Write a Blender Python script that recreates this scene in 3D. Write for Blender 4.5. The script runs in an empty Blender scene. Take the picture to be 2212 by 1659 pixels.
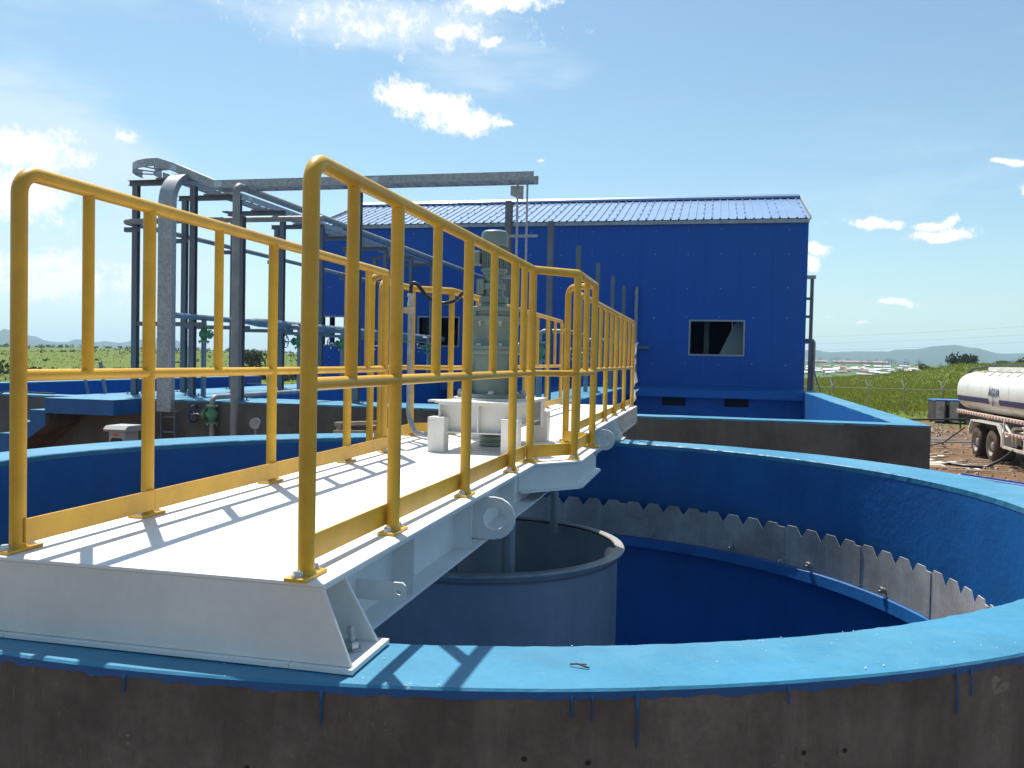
import bpy, math, random
from mathutils import Vector, Matrix
from math import radians, sin, cos, pi, atan2, sqrt, exp, asin
random.seed(11)
sc = bpy.context.scene
COL = sc.collection

# ------------------------------------------------------------------ camera, sky, sun, exposure
YAW, PITCH, ROLL = radians(12.9), radians(-1.63), radians(1.2)
CAMZ = 3.0
fw = Vector((-sin(YAW)*cos(PITCH), cos(YAW)*cos(PITCH), sin(PITCH)))
r0 = Vector((cos(YAW), sin(YAW), 0)); u0 = r0.cross(fw)
rt = r0*cos(ROLL) + u0*sin(ROLL); up = -r0*sin(ROLL) + u0*cos(ROLL)
cam_data = bpy.data.cameras.new('camera'); cam = bpy.data.objects.new('camera', cam_data)
COL.objects.link(cam)
cam.matrix_world = Matrix(((rt.x, up.x, -fw.x, 0), (rt.y, up.y, -fw.y, 0), (rt.z, up.z, -fw.z, CAMZ), (0, 0, 0, 1)))
cam_data.sensor_width = 36.0; cam_data.lens = 36.0*1880/2212
cam_data.clip_start = 0.05; cam_data.clip_end = 40000
sc.camera = cam

SUN = Vector((-0.315, 0.39, 1.0)).normalized()          # towards the sun
SUN_EL = asin(SUN.z); SUN_AZ = atan2(SUN.x, SUN.y)
world = bpy.data.worlds.new('World'); sc.world = world; world.use_nodes = True
sun_data = bpy.data.lights.new('sun', 'SUN'); sun_data.energy = 5.0; sun_data.angle = radians(0.53)
sun_data.color = (1.0, 0.95, 0.87)
sun = bpy.data.objects.new('sun', sun_data); COL.objects.link(sun)
sun.rotation_euler = (-SUN).to_track_quat('-Z', 'Y').to_euler()
sc.view_settings.view_transform = 'Standard'; sc.view_settings.look = 'None'
sc.view_settings.exposure = 0.5; sc.view_settings.gamma = 1.0; sc.view_settings.use_curve_mapping = False
sc.render.engine = 'CYCLES'
sc.cycles.use_denoising = True
sc.cycles.max_bounces = 6; sc.cycles.diffuse_bounces = 3; sc.cycles.glossy_bounces = 3; sc.cycles.transmission_bounces = 2; sc.cycles.transparent_max_bounces = 4; sc.cycles.volume_bounces = 1
sc.cycles.sample_clamp_indirect = 6.0

def build_world():
    nt = world.node_tree; N = nt.nodes; L = nt.links; N.clear()
    def math_(op, a, b=None, c=None):
        n = N.new('ShaderNodeMath'); n.operation = op
        for i, v in enumerate((a, b, c)):
            if v is None: continue
            if isinstance(v, (int, float)): n.inputs[i].default_value = v
            else: L.new(v, n.inputs[i])
        return n.outputs[0]
    out = N.new('ShaderNodeOutputWorld')
    sky = N.new('ShaderNodeTexSky'); sky.sky_type = 'NISHITA'; sky.sun_disc = False
    sky.sun_elevation = SUN_EL; sky.sun_rotation = SUN_AZ
    sky.altitude = 0; sky.air_density = 1.0; sky.dust_density = 0.7; sky.ozone_density = 1.5
    bg = N.new('ShaderNodeBackground'); bg.inputs['Strength'].default_value = 0.10
    tint = N.new('ShaderNodeMix'); tint.data_type = 'RGBA'; tint.blend_type = 'MULTIPLY'; tint.inputs[0].default_value = 1.0   # white balance of the air
    L.new(sky.outputs[0], tint.inputs[6]); tint.inputs[7].default_value = (0.90, 1.05, 1.0, 1); L.new(tint.outputs[2], bg.inputs['Color'])
    tc = N.new('ShaderNodeTexCoord'); d = tc.outputs['Generated']
    sx = N.new('ShaderNodeSeparateXYZ'); L.new(d, sx.inputs[0])
    az = math_('ARCTAN2', sx.outputs[0], sx.outputs[1]); el = math_('ARCSINE', sx.outputs[2])
    def noise(scale, detail, rough, vec=None, dist=0.0):
        n = N.new('ShaderNodeTexNoise'); n.inputs['Scale'].default_value = scale
        n.inputs['Detail'].default_value = detail; n.inputs['Roughness'].default_value = rough
        n.inputs['Distortion'].default_value = dist
        L.new(vec if vec is not None else d, n.inputs['Vector']); return n
    w1 = noise(16, 2, 0.6)
    sw = N.new('ShaderNodeSeparateColor'); L.new(w1.outputs['Color'], sw.inputs[0])
    az2 = math_('MULTIPLY_ADD', math_('SUBTRACT', sw.outputs[0], 0.5), 0.05, az)
    el2 = math_('MULTIPLY_ADD', math_('SUBTRACT', sw.outputs[1], 0.5), 0.035, el)
    # cumulus: (azimuth, elevation, half width, half height, weight) in radians
    CL = CLOUDS
    cmb = N.new('ShaderNodeCombineXYZ'); L.new(az2, cmb.inputs[0]); L.new(el2, cmb.inputs[1])
    cur = None
    for (a, e, sa, se, wt) in CL:
        vm = N.new('ShaderNodeVectorMath'); vm.operation = 'MULTIPLY_ADD'; L.new(cmb.outputs[0], vm.inputs[0])
        vm.inputs[1].default_value = (1/sa, 1/se, 0); vm.inputs[2].default_value = (-a/sa, -e/se, 0)
        ln = N.new('ShaderNodeVectorMath'); ln.operation = 'LENGTH'; L.new(vm.outputs[0], ln.inputs[0])
        m = math_('MULTIPLY_ADD', ln.outputs['Value'], -wt, wt)
        cur = m if cur is None else math_('MAXIMUM', cur, m)
    # a sparse field of the same clouds goes on all round the sky
    mp = N.new('ShaderNodeMapping'); L.new(d, mp.inputs[0]); mp.inputs['Scale'].default_value = (1, 1, 2.6)
    fld = noise(4.2, 3, 0.5, mp.outputs[0])
    field = math_('MULTIPLY', math_('SUBTRACT', fld.outputs[0], 0.74), 3.5)
    cur = math_('MAXIMUM', cur, field)
    fbm = noise(48, 6, 0.76)
    body = math_('ADD', cur, math_('MULTIPLY', math_('SUBTRACT', fbm.outputs[0], 0.5), 3.3))
    mr = N.new('ShaderNodeMapRange'); mr.interpolation_type = 'SMOOTHSTEP'
    mr.inputs['From Min'].default_value = 0.03; mr.inputs['From Max'].default_value = 0.90
    L.new(body, mr.inputs['Value'])
    # thin veil of cirrus all over, denser towards the horizon
    mp2 = N.new('ShaderNodeMapping'); L.new(d, mp2.inputs[0]); mp2.inputs['Scale'].default_value = (1.0, 1.3, 5.0)
    mp2.inputs['Rotation'].default_value = (0.0, 0.25, 0.5)
    veil = noise(2.6, 5, 0.62, mp2.outputs[0], 0.0)
    vr = N.new('ShaderNodeMapRange'); vr.interpolation_type = 'SMOOTHSTEP'
    vr.inputs['From Min'].default_value = 0.52; vr.inputs['From Max'].default_value = 0.82
    vr.inputs['To Max'].default_value = 0.40
    L.new(veil.outputs[0], vr.inputs['Value'])
    hz = N.new('ShaderNodeMapRange'); hz.inputs['From Min'].default_value = 0.0; hz.inputs['From Max'].default_value = 0.20
    hz.inputs['To Min'].default_value = 0.22; hz.inputs['To Max'].default_value = 0.0
    L.new(el, hz.inputs['Value'])
    wsp = None                                     # broad thin sheets of cirrus
    for (a, e, sa, se, wt) in WISPS:
        vm = N.new('ShaderNodeVectorMath'); vm.operation = 'MULTIPLY_ADD'; L.new(cmb.outputs[0], vm.inputs[0])
        vm.inputs[1].default_value = (1/sa, 1/se, 0); vm.inputs[2].default_value = (-a/sa, -e/se, 0)
        ln = N.new('ShaderNodeVectorMath'); ln.operation = 'LENGTH'; L.new(vm.outputs[0], ln.inputs[0])
        m = math_('MULTIPLY_ADD', ln.outputs['Value'], -wt, wt)
        wsp = m if wsp is None else math_('MAXIMUM', wsp, m)
    wr = N.new('ShaderNodeMapRange'); wr.interpolation_type = 'SMOOTHSTEP'; wr.inputs['From Min'].default_value = 0.0; wr.inputs['From Max'].default_value = 0.9; wr.inputs['To Max'].default_value = 0.72
    L.new(math_('ADD', wsp, math_('MULTIPLY', math_('SUBTRACT', veil.outputs[0], 0.5), 2.4)), wr.inputs['Value'])
    thin = math_('MAXIMUM', math_('ADD', vr.outputs[0], hz.outputs[0]), wr.outputs[0])
    mask = math_('MINIMUM', math_('ADD', mr.outputs[0], math_('MULTIPLY', thin, math_('SUBTRACT', 1.0, mr.outputs[0]))), 1.0)
    tone = N.new('ShaderNodeMapRange'); L.new(body, tone.inputs['Value'])
    tone.inputs['From Min'].default_value = 0.1; tone.inputs['From Max'].default_value = 0.75
    cmix = N.new('ShaderNodeMix'); cmix.data_type = 'RGBA'
    L.new(tone.outputs[0], cmix.inputs[0])
    cmix.inputs[6].default_value = (0.70, 0.82, 0.92, 1); cmix.inputs[7].default_value = (1.0, 1.0, 1.0, 1)
    cb = N.new('ShaderNodeBackground'); cb.inputs['Strength'].default_value = 0.80
    L.new(cmix.outputs[2], cb.inputs['Color'])
    ms = N.new('ShaderNodeMixShader'); L.new(mask, ms.inputs[0]); L.new(bg.outputs[0], ms.inputs[1]); L.new(cb.outputs[0], ms.inputs[2])
    L.new(ms.outputs[0], out.inputs['Surface'])

# cloud bank over the site: azimuth from north (+Y, right positive), elevation, half extents, weight
WISPS = [(-0.38, 0.362, 0.20, 0.050, 1.35), (-0.24, 0.335, 0.22, 0.04, 0.62), (-0.72, 0.20, 0.16, 0.09, 1.15), (-0.68, 0.09, 0.24, 0.09, 1.2), (0.62, 0.25, 0.2, 0.05, 0.7), (-1.4, 0.3, 0.3, 0.08, 0.7), (2.2, 0.4, 0.4, 0.1, 0.7)]
CLOUDS = [
    (-0.3557, 0.2875, 0.041, 0.0222, 1.62),
    (-0.3215, 0.2724, 0.0466, 0.0238, 1.69),
    (-0.2819, 0.2584, 0.0439, 0.0159, 1.62),
    (-0.2461, 0.2585, 0.0187, 0.0064, 1.25),
    (-0.2452, 0.3832, 0.0717, 0.016, 1.62),
    (-0.2971, 0.3543, 0.0384, 0.0117, 1.44),
    (-0.248, 0.3468, 0.0192, 0.008, 1.25),
    (-0.3776, 0.3558, 0.15, 0.0289, 0.5),
    (-0.7382, 0.1948, 0.0618, 0.0288, 1.82),
    (-0.7339, 0.1486, 0.0554, 0.0349, 1.44),
    (-0.709, 0.0728, 0.0878, 0.0353, 1.2),
    (-0.6457, 0.2219, 0.0155, 0.0078, 1.0),
    (0.1692, 0.1524, 0.0457, 0.0093, 1.8),
    (0.2332, 0.137, 0.0408, 0.0081, 1.72),
    (0.22, 0.1483, 0.0253, 0.0086, 1.65),
    (0.2867, 0.2035, 0.0213, 0.0069, 1.65),
    (0.3004, 0.1751, 0.0096, 0.0119, 1.65),
    (0.1093, 0.1218, 0.0143, 0.01, 1.65),
    (0.1059, 0.1071, 0.0124, 0.009, 1.65),
    (0.1885, 0.0642, 0.0223, 0.0044, 1.19),
    (0.1581, 0.0428, 0.0101, 0.003, 0.88),
    (-0.1915, 0.2254, 0.0049, 0.0027, 1.12),
    (0.1241, 0.05, 0.0094, 0.004, 0.75),
    (0.55, 0.33, 0.1, 0.045, 1.5),
    (-1.15, 0.36, 0.12, 0.05, 1.5),
    (0.8, 0.17, 0.12, 0.03, 1.38),
]
build_world()
world.cycles.sampling_method = 'MANUAL'; world.cycles.sample_map_resolution = 512

# ------------------------------------------------------------------ materials
MATS = {}
def mat(name, col, rough=0.6, metal=0.0, var=0.12, vscale=2.0, bump=0.0, bscale=60.0, streak=0.0, spots=None, spec=0.5, fine=0.0, coat=0.0, stretch=(1, 1, 1), dirt=None, flecks=None):
    """procedural paint / concrete / metal. spots=(colour, threshold, scale) puts wear marks on; dirt=(colour, amount) a broad second tone"""
    m = bpy.data.materials.new(name); m.use_nodes = True
    nt = m.node_tree; N = nt.nodes; L = nt.links
    b = N['Principled BSDF']
    b.inputs['Roughness'].default_value = rough; b.inputs['Metallic'].default_value = metal
    b.inputs['Specular IOR Level'].default_value = spec
    if coat: b.inputs['Coat Weight'].default_value = coat; b.inputs['Coat Roughness'].default_value = 0.12
    tc = N.new('ShaderNodeTexCoord'); g = N.new('ShaderNodeNewGeometry')
    P = g.outputs['Position']
    def noise(scale, detail=5, rough_=0.6, st=(1, 1, 1)):
        mp = N.new('ShaderNodeMapping'); L.new(P, mp.inputs[0]); mp.inputs['Scale'].default_value = st
        n = N.new('ShaderNodeTexNoise'); n.inputs['Scale'].default_value = scale; n.inputs['Detail'].default_value = detail
        n.inputs['Roughness'].default_value = rough_; L.new(mp.outputs[0], n.inputs['Vector']); return n.outputs[0]
    def rng(v, a, b_, c, d_):
        r = N.new('ShaderNodeMapRange'); r.inputs[1].default_value = a; r.inputs[2].default_value = b_
        r.inputs[3].default_value = c; r.inputs[4].default_value = d_; L.new(v, r.inputs[0]); return r.outputs[0]
    def mix(f, a, b_):
        x = N.new('ShaderNodeMix'); x.data_type = 'RGBA'
        if isinstance(f, (int, float)): x.inputs[0].default_value = f
        else: L.new(f, x.inputs[0])
        for i, v in ((6, a), (7, b_)):
            if isinstance(v, tuple): x.inputs[i].default_value = (*v, 1)
            else: L.new(v, x.inputs[i])
        return x.outputs[2]
    lo = tuple(c*(1-var) for c in col); hi = tuple(min(1, c*(1+var)) for c in col)
    c = mix(rng(noise(vscale, 4, 0.65, stretch), 0.3, 0.7, 0, 1), lo, hi)
    if fine:
        c = mix(rng(noise(45, 4, 0.7), 0.35, 0.7, 0, fine), c, tuple(x*0.55 for x in col))
    if dirt:
        c = mix(rng(noise(0.9, 7, 0.7), 0.48, 0.72, 0, dirt[1]), c, dirt[0])
    if streak:
        s = noise(5, 6, 0.7, (1, 1, 0.16))
        c = mix(rng(s, 0.45, 0.75, 0, streak), c, tuple(x*0.5 for x in col))
        s2 = noise(7, 5, 0.65, (1, 1, 0.14))
        c = mix(rng(s2, 0.58, 0.80, 0, streak*0.7), c, tuple(min(1, x*1.7+0.02) for x in col))
    if spots:
        s = noise(spots[2], 6, 0.7)
        c = mix(rng(s, spots[1], spots[1]+0.03, 0, 1), c, spots[0])
    if flecks:                                  # short upright rust-coloured flecks, in patches
        f1 = noise(75, 2, 0.5, (1, 1, 0.2)); f2 = noise(1.3, 3, 0.6)
        mm = N.new('ShaderNodeMath'); mm.operation = 'MULTIPLY'; L.new(rng(f1, 0.66, 0.72, 0, 0.6), mm.inputs[0]); L.new(rng(f2, 0.50, 0.62, 0, 1), mm.inputs[1])
        c = mix(mm.outputs[0], c, flecks)
    L.new(c, b.inputs['Base Color'])
    if bump:
        bn = N.new('ShaderNodeBump'); bn.inputs['Strength'].default_value = bump; bn.inputs['Distance'].default_value = 0.01
        L.new(noise(bscale, 4, 0.6), bn.inputs['Height']); L.new(bn.outputs[0], b.inputs['Normal'])
    MATS[name] = m
    return m

mat('concrete', (0.150, 0.116, 0.103), 0.92, var=0.55, vscale=2.2, bump=0.6, bscale=18, streak=0.85, fine=0.45, spots=((0.26, 0.21, 0.18), 0.645, 9), dirt=((0.26, 0.21, 0.185), 0.75), spec=0.25, flecks=(0.34, 0.20, 0.11))
mat('concrete_grey', (0.135, 0.122, 0.112), 0.92, spec=0.25, var=0.35, vscale=1.2, bump=0.3, bscale=20, streak=0.5, fine=0.2, dirt=((0.20, 0.185, 0.17), 0.6))
mat('blue_coping', (0.040, 0.222, 0.365), 0.45, var=0.16, vscale=3.0, bump=0.12, bscale=38, fine=0.22, spots=((0.30, 0.40, 0.45), 0.675, 16), dirt=((0.105, 0.285, 0.395), 0.95), flecks=None)
mat('blue_lining_shaded', (0.006, 0.112, 0.345), 0.5, var=0.12, vscale=2.5, bump=0.30, bscale=20, streak=0.30, fine=0.2, spots=((0.10, 0.24, 0.40), 0.715, 18), dirt=((0.012, 0.135, 0.36), 0.6))  # same paint as the coping, with shade put into a darker tone
mat('white_deck', (0.80, 0.80, 0.79), 0.5, var=0.04, vscale=3, bump=0.5, bscale=110)
mat('white_steel', (0.77, 0.76, 0.74), 0.45, var=0.07, vscale=4, bump=0.10, bscale=30, streak=0.10, fine=0.06, dirt=((0.58, 0.56, 0.52), 0.5), spots=((0.36, 0.29, 0.22), 0.755, 19))
mat('yellow_paint', (0.70, 0.392, 0.026), 0.42, var=0.13, vscale=6, bump=0.10, bscale=45, fine=0.10, spots=((0.40, 0.24, 0.09), 0.715, 22), dirt=((0.52, 0.25, 0.03), 0.8))
mat('zinc', (0.48, 0.49, 0.50), 0.32, 0.85, var=0.2, vscale=20)
mat('galvanised', (0.40, 0.42, 0.44), 0.48, 0.45, var=0.28, vscale=22, fine=0.15, streak=0.25, spots=((0.12, 0.12, 0.12), 0.74, 9))
mat('grey_steel', (0.150, 0.165, 0.195), 0.55, 0.0, var=0.15, vscale=3, bump=0.05, streak=0.15)
mat('pipe_grey', (0.30, 0.295, 0.29), 0.5, 0.2, var=0.2, vscale=4, streak=0.3, spots=((0.30, 0.17, 0.10), 0.70, 6))
mat('pipe_blue', (0.20, 0.25, 0.31), 0.5, 0.1, var=0.15, vscale=3, streak=0.2)
mat('machine_green', (0.185, 0.250, 0.225), 0.42, var=0.10, vscale=6, bump=0.06, bscale=60)
mat('valve_green', (0.11, 0.27, 0.15), 0.45, var=0.15, vscale=10)
mat('wheel_blue', (0.02, 0.05, 0.16), 0.45)
mat('well_steel', (0.26, 0.30, 0.33), 0.5, 0.15, var=0.16, vscale=2, streak=0.3, fine=0.12, dirt=((0.20, 0.20, 0.19), 0.5))
mat('weir_metal', (0.36, 0.355, 0.345), 0.75, 0.0, var=0.30, vscale=3.5, fine=0.4, dirt=((0.17, 0.145, 0.115), 0.8), streak=0.5, spots=((0.56, 0.54, 0.52), 0.67, 6))
mat('black_rubber', (0.018, 0.018, 0.02), 0.45, var=0.2, vscale=20)
mat('dark', (0.012, 0.012, 0.013), 0.8)
mat('clad_blue', (0.009, 0.088, 0.37), 0.5, spec=0.3, var=0.05, vscale=1.5, bump=0.05, bscale=12)
mat('roof_blue', (0.19, 0.30, 0.49), 0.38, var=0.10, vscale=1.5, bump=0.04, bscale=6, coat=0.35)
mat('trim_grey', (0.36, 0.37, 0.37), 0.55, 0.3, var=0.25, vscale=6, streak=0.3)
mat('frame_alu', (0.30, 0.32, 0.34), 0.45, 0.3)
mat('inner_grey', (0.42, 0.45, 0.46), 0.8, var=0.1)
mat('box_grey', (0.36, 0.37, 0.36), 0.55, var=0.05)
mat('red_label', (0.55, 0.12, 0.06), 0.6)
mat('timber', (0.42, 0.34, 0.24), 0.85, var=0.3, vscale=9, bump=0.3, streak=0.3)
mat('dial', (0.42, 0.40, 0.42), 0.5)
mat('truck_white', (0.80, 0.79, 0.75), 0.38, var=0.05, vscale=2, dirt=((0.60, 0.52, 0.42), 0.35), coat=0.2)
mat('truck_cream', (0.66, 0.60, 0.50), 0.5, var=0.12, vscale=3, dirt=((0.36, 0.24, 0.14), 0.6))
mat('truck_blue', (0.018, 0.025, 0.19), 0.4)
mat('truck_dark', (0.035, 0.030, 0.028), 0.75, var=0.3, vscale=6, dirt=((0.15, 0.09, 0.05), 0.6))
mat('tyre', (0.060, 0.045, 0.036), 0.9, var=0.3, vscale=9, bump=0.4, bscale=40, dirt=((0.17, 0.105, 0.065), 0.8))
mat('rim_grey', (0.36, 0.35, 0.33), 0.5, 0.3, var=0.2, vscale=9, dirt=((0.22, 0.14, 0.09), 0.5))
mat('refl_red', (0.50, 0.03, 0.025), 0.4)
mat('refl_white', (0.72, 0.70, 0.66), 0.4)
mat('amber', (0.65, 0.20, 0.04), 0.4)
mat('skip_rust', (0.46, 0.41, 0.38), 0.8, var=0.3, vscale=5, streak=0.6, dirt=((0.20, 0.09, 0.05), 0.9))
mat('skip_blue', (0.05, 0.20, 0.50), 0.6)
mat('ply', (0.52, 0.40, 0.28), 0.85, var=0.15, vscale=6)
mat('bark', (0.10, 0.07, 0.05), 0.9, var=0.3, vscale=8, bump=0.4)
mat('glass_dark', (0.03, 0.035, 0.04), 0.08)
mat('house_wall', (0.36, 0.30, 0.25), 0.9, var=0.2)
mat('house_roof', (0.74, 0.73, 0.70), 0.4, 0.2, var=0.12)
mat('house_rust', (0.42, 0.22, 0.16), 0.7, var=0.2)
mat('plastic', (0.72, 0.72, 0.72), 0.3)
mat('debris', (0.34, 0.25, 0.18), 0.9, var=0.5, vscale=4)
mat('rag_white', (0.75, 0.73, 0.68), 0.8)

def tread_deck(m):
    """raised tread bars of the chequer plate, as fine relief"""
    nt = m.node_tree; N = nt.nodes; L = nt.links
    b = N['Principled BSDF']
    g = N.new('ShaderNodeNewGeometry')
    hs = []
    for ang in (radians(45), radians(-45)):
        mp = N.new('ShaderNodeMapping'); mp.inputs['Rotation'].default_value = (0, 0, ang); mp.inputs['Scale'].default_value = (38, 14, 1)
        L.new(g.outputs['Position'], mp.inputs[0])
        v = N.new('ShaderNodeTexVoronoi'); v.inputs['Scale'].default_value = 1.0; v.inputs['Randomness'].default_value = 0.0
        L.new(mp.outputs[0], v.inputs['Vector']); hs.append(v.outputs['Distance'])
    mn = N.new('ShaderNodeMath'); mn.operation = 'MINIMUM'; L.new(hs[0], mn.inputs[0]); L.new(hs[1], mn.inputs[1])
    bp = N.new('ShaderNodeBump'); bp.inputs['Strength'].default_value = 0.5; bp.inputs['Distance'].default_value = 0.004; bp.invert = True
    L.new(mn.outputs[0], bp.inputs['Height']); L.new(bp.outputs[0], b.inputs['Normal'])
tread_deck(MATS['white_deck'])

def leaf_mat(name, cols):
    m = bpy.data.materials.new(name); m.use_nodes = True; nt = m.node_tree; N = nt.nodes; L = nt.links
    b = N['Principled BSDF']; b.inputs['Roughness'].default_value = 0.75; b.inputs['Specular IOR Level'].default_value = 0.2
    g = N.new('ShaderNodeNewGeometry')
    rp = N.new('ShaderNodeValToRGB'); L.new(g.outputs['Random Per Island'], rp.inputs[0])
    rp.color_ramp.elements[0].color = (*cols[0], 1); rp.color_ramp.elements[1].color = (*cols[-1], 1)
    for i, c in enumerate(cols[1:-1]):
        e = rp.color_ramp.elements.new((i+1)/(len(cols)-1)); e.color = (*c, 1)
    L.new(rp.outputs[0], b.inputs['Base Color'])
    tr = N.new('ShaderNodeBsdfTranslucent'); L.new(rp.outputs[0], tr.inputs[0])
    mx = N.new('ShaderNodeMixShader'); mx.inputs[0].default_value = 0.45
    L.new(b.outputs[0], mx.inputs[1]); L.new(tr.outputs[0], mx.inputs[2]); L.new(mx.outputs[0], N['Material Output'].inputs[0])
    MATS[name] = m
leaf_mat('leaf_dark', [(0.020, 0.035, 0.012), (0.040, 0.062, 0.020), (0.030, 0.050, 0.018)])
leaf_mat('leaf_scrub', [(0.022, 0.030, 0.014), (0.035, 0.045, 0.018), (0.050, 0.040, 0.025)])
leaf_mat('leaf_bush', [(0.045, 0.085, 0.022), (0.08, 0.13, 0.03), (0.05, 0.09, 0.03)])
leaf_mat('grass_blade', [(0.15, 0.205, 0.016), (0.20, 0.235, 0.022), (0.175, 0.22, 0.018), (0.32, 0.27, 0.05), (0.14, 0.195, 0.017)])

def ground_mat():
    m = bpy.data.materials.new('ground'); m.use_nodes = True; nt = m.node_tree; N = nt.nodes; L = nt.links
    b = N['Principled BSDF']; b.inputs['Roughness'].default_value = 0.95; b.inputs['Specular IOR Level'].default_value = 0.15
    g = N.new('ShaderNodeNewGeometry'); P = g.outputs['Position']
    def noise(scale, detail=6, rough=0.62, st=(1, 1, 1)):
        mp = N.new('ShaderNodeMapping'); L.new(P, mp.inputs[0]); mp.inputs['Scale'].default_value = st
        n = N.new('ShaderNodeTexNoise'); n.inputs['Scale'].default_value = scale; n.inputs['Detail'].default_value = detail
        n.inputs['Roughness'].default_value = rough; L.new(mp.outputs[0], n.inputs['Vector']); return n.outputs[0]
    def ramp(v, stops):
        r = N.new('ShaderNodeValToRGB'); L.new(v, r.inputs[0])
        e = r.color_ramp.elements; e[0].position, e[1].position = stops[0][0], stops[-1][0]
        e[0].color = (*stops[0][1], 1); e[1].color = (*stops[-1][1], 1)
        for p, c in stops[1:-1]:
            k = e.new(p); k.color = (*c, 1)
        return r.outputs[0]
    def mix(f, a, b_):
        x = N.new('ShaderNodeMix'); x.data_type = 'RGBA'; L.new(f, x.inputs[0]); L.new(a, x.inputs[6]); L.new(b_, x.inputs[7]); return x.outputs[2]
    dirt = ramp(noise(0.9), [(0.3, (0.10, 0.055, 0.032)), (0.5, (0.19, 0.105, 0.055)), (0.72, (0.27, 0.16, 0.09))])
    dirt2 = ramp(noise(7, 8, 0.75), [(0.3, (0.09, 0.06, 0.045)), (0.55, (0.25, 0.15, 0.09)), (0.8, (0.36, 0.26, 0.18))])
    half = N.new('ShaderNodeValue'); half.outputs[0].default_value = 0.55
    dirt = mix(half.outputs[0], dirt, dirt2)
    gr1 = ramp(noise(0.06, 8, 0.7), [(0.3, (0.075, 0.135, 0.020)), (0.5, (0.130, 0.180, 0.026)), (0.7, (0.190, 0.190, 0.040))])
    gr2 = ramp(noise(0.9, 8, 0.75), [(0.32, (0.045, 0.085, 0.018)), (0.52, (0.115, 0.150, 0.030)), (0.72, (0.17, 0.185, 0.045))])
    grass = mix(half.outputs[0], gr1, gr2)
    ln = N.new('ShaderNodeVectorMath'); ln.operation = 'LENGTH'; L.new(P, ln.inputs[0])
    far_n = ramp(noise(0.012, 7, 0.7), [(0.35, (0.050, 0.095, 0.022)), (0.55, (0.095, 0.145, 0.035)), (0.7, (0.16, 0.165, 0.05))])
    fr = N.new('ShaderNodeMapRange'); fr.inputs[1].default_value = 350; fr.inputs[2].default_value = 1200; L.new(ln.outputs['Value'], fr.inputs[0])
    grass = mix(fr.outputs[0], grass, far_n)
    # yard of bare earth inside the fence, ragged edge
    w = N.new('ShaderNodeMath'); w.operation = 'MULTIPLY_ADD'; L.new(noise(0.18, 6, 0.7), w.inputs[0]); w.inputs[1].default_value = 34.0; L.new(ln.outputs['Value'], w.inputs[2])
    yr = N.new('ShaderNodeMapRange'); yr.inputs[1].default_value = 67; yr.inputs[2].default_value = 71; L.new(w.outputs[0], yr.inputs[0])
    L.new(mix(yr.outputs[0], dirt, grass), b.inputs['Base Color'])
    bp = N.new('ShaderNodeBump'); bp.inputs['Strength'].default_value = 0.9; bp.inputs['Distance'].default_value = 0.12
    L.new(noise(3.0, 9, 0.75), bp.inputs['Height']); L.new(bp.outputs[0], b.inputs['Normal'])
    MATS['ground'] = m
ground_mat()
mat('hill', (0.040, 0.062, 0.040), 0.95, var=0.35, vscale=0.004, spec=0.1)

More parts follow.
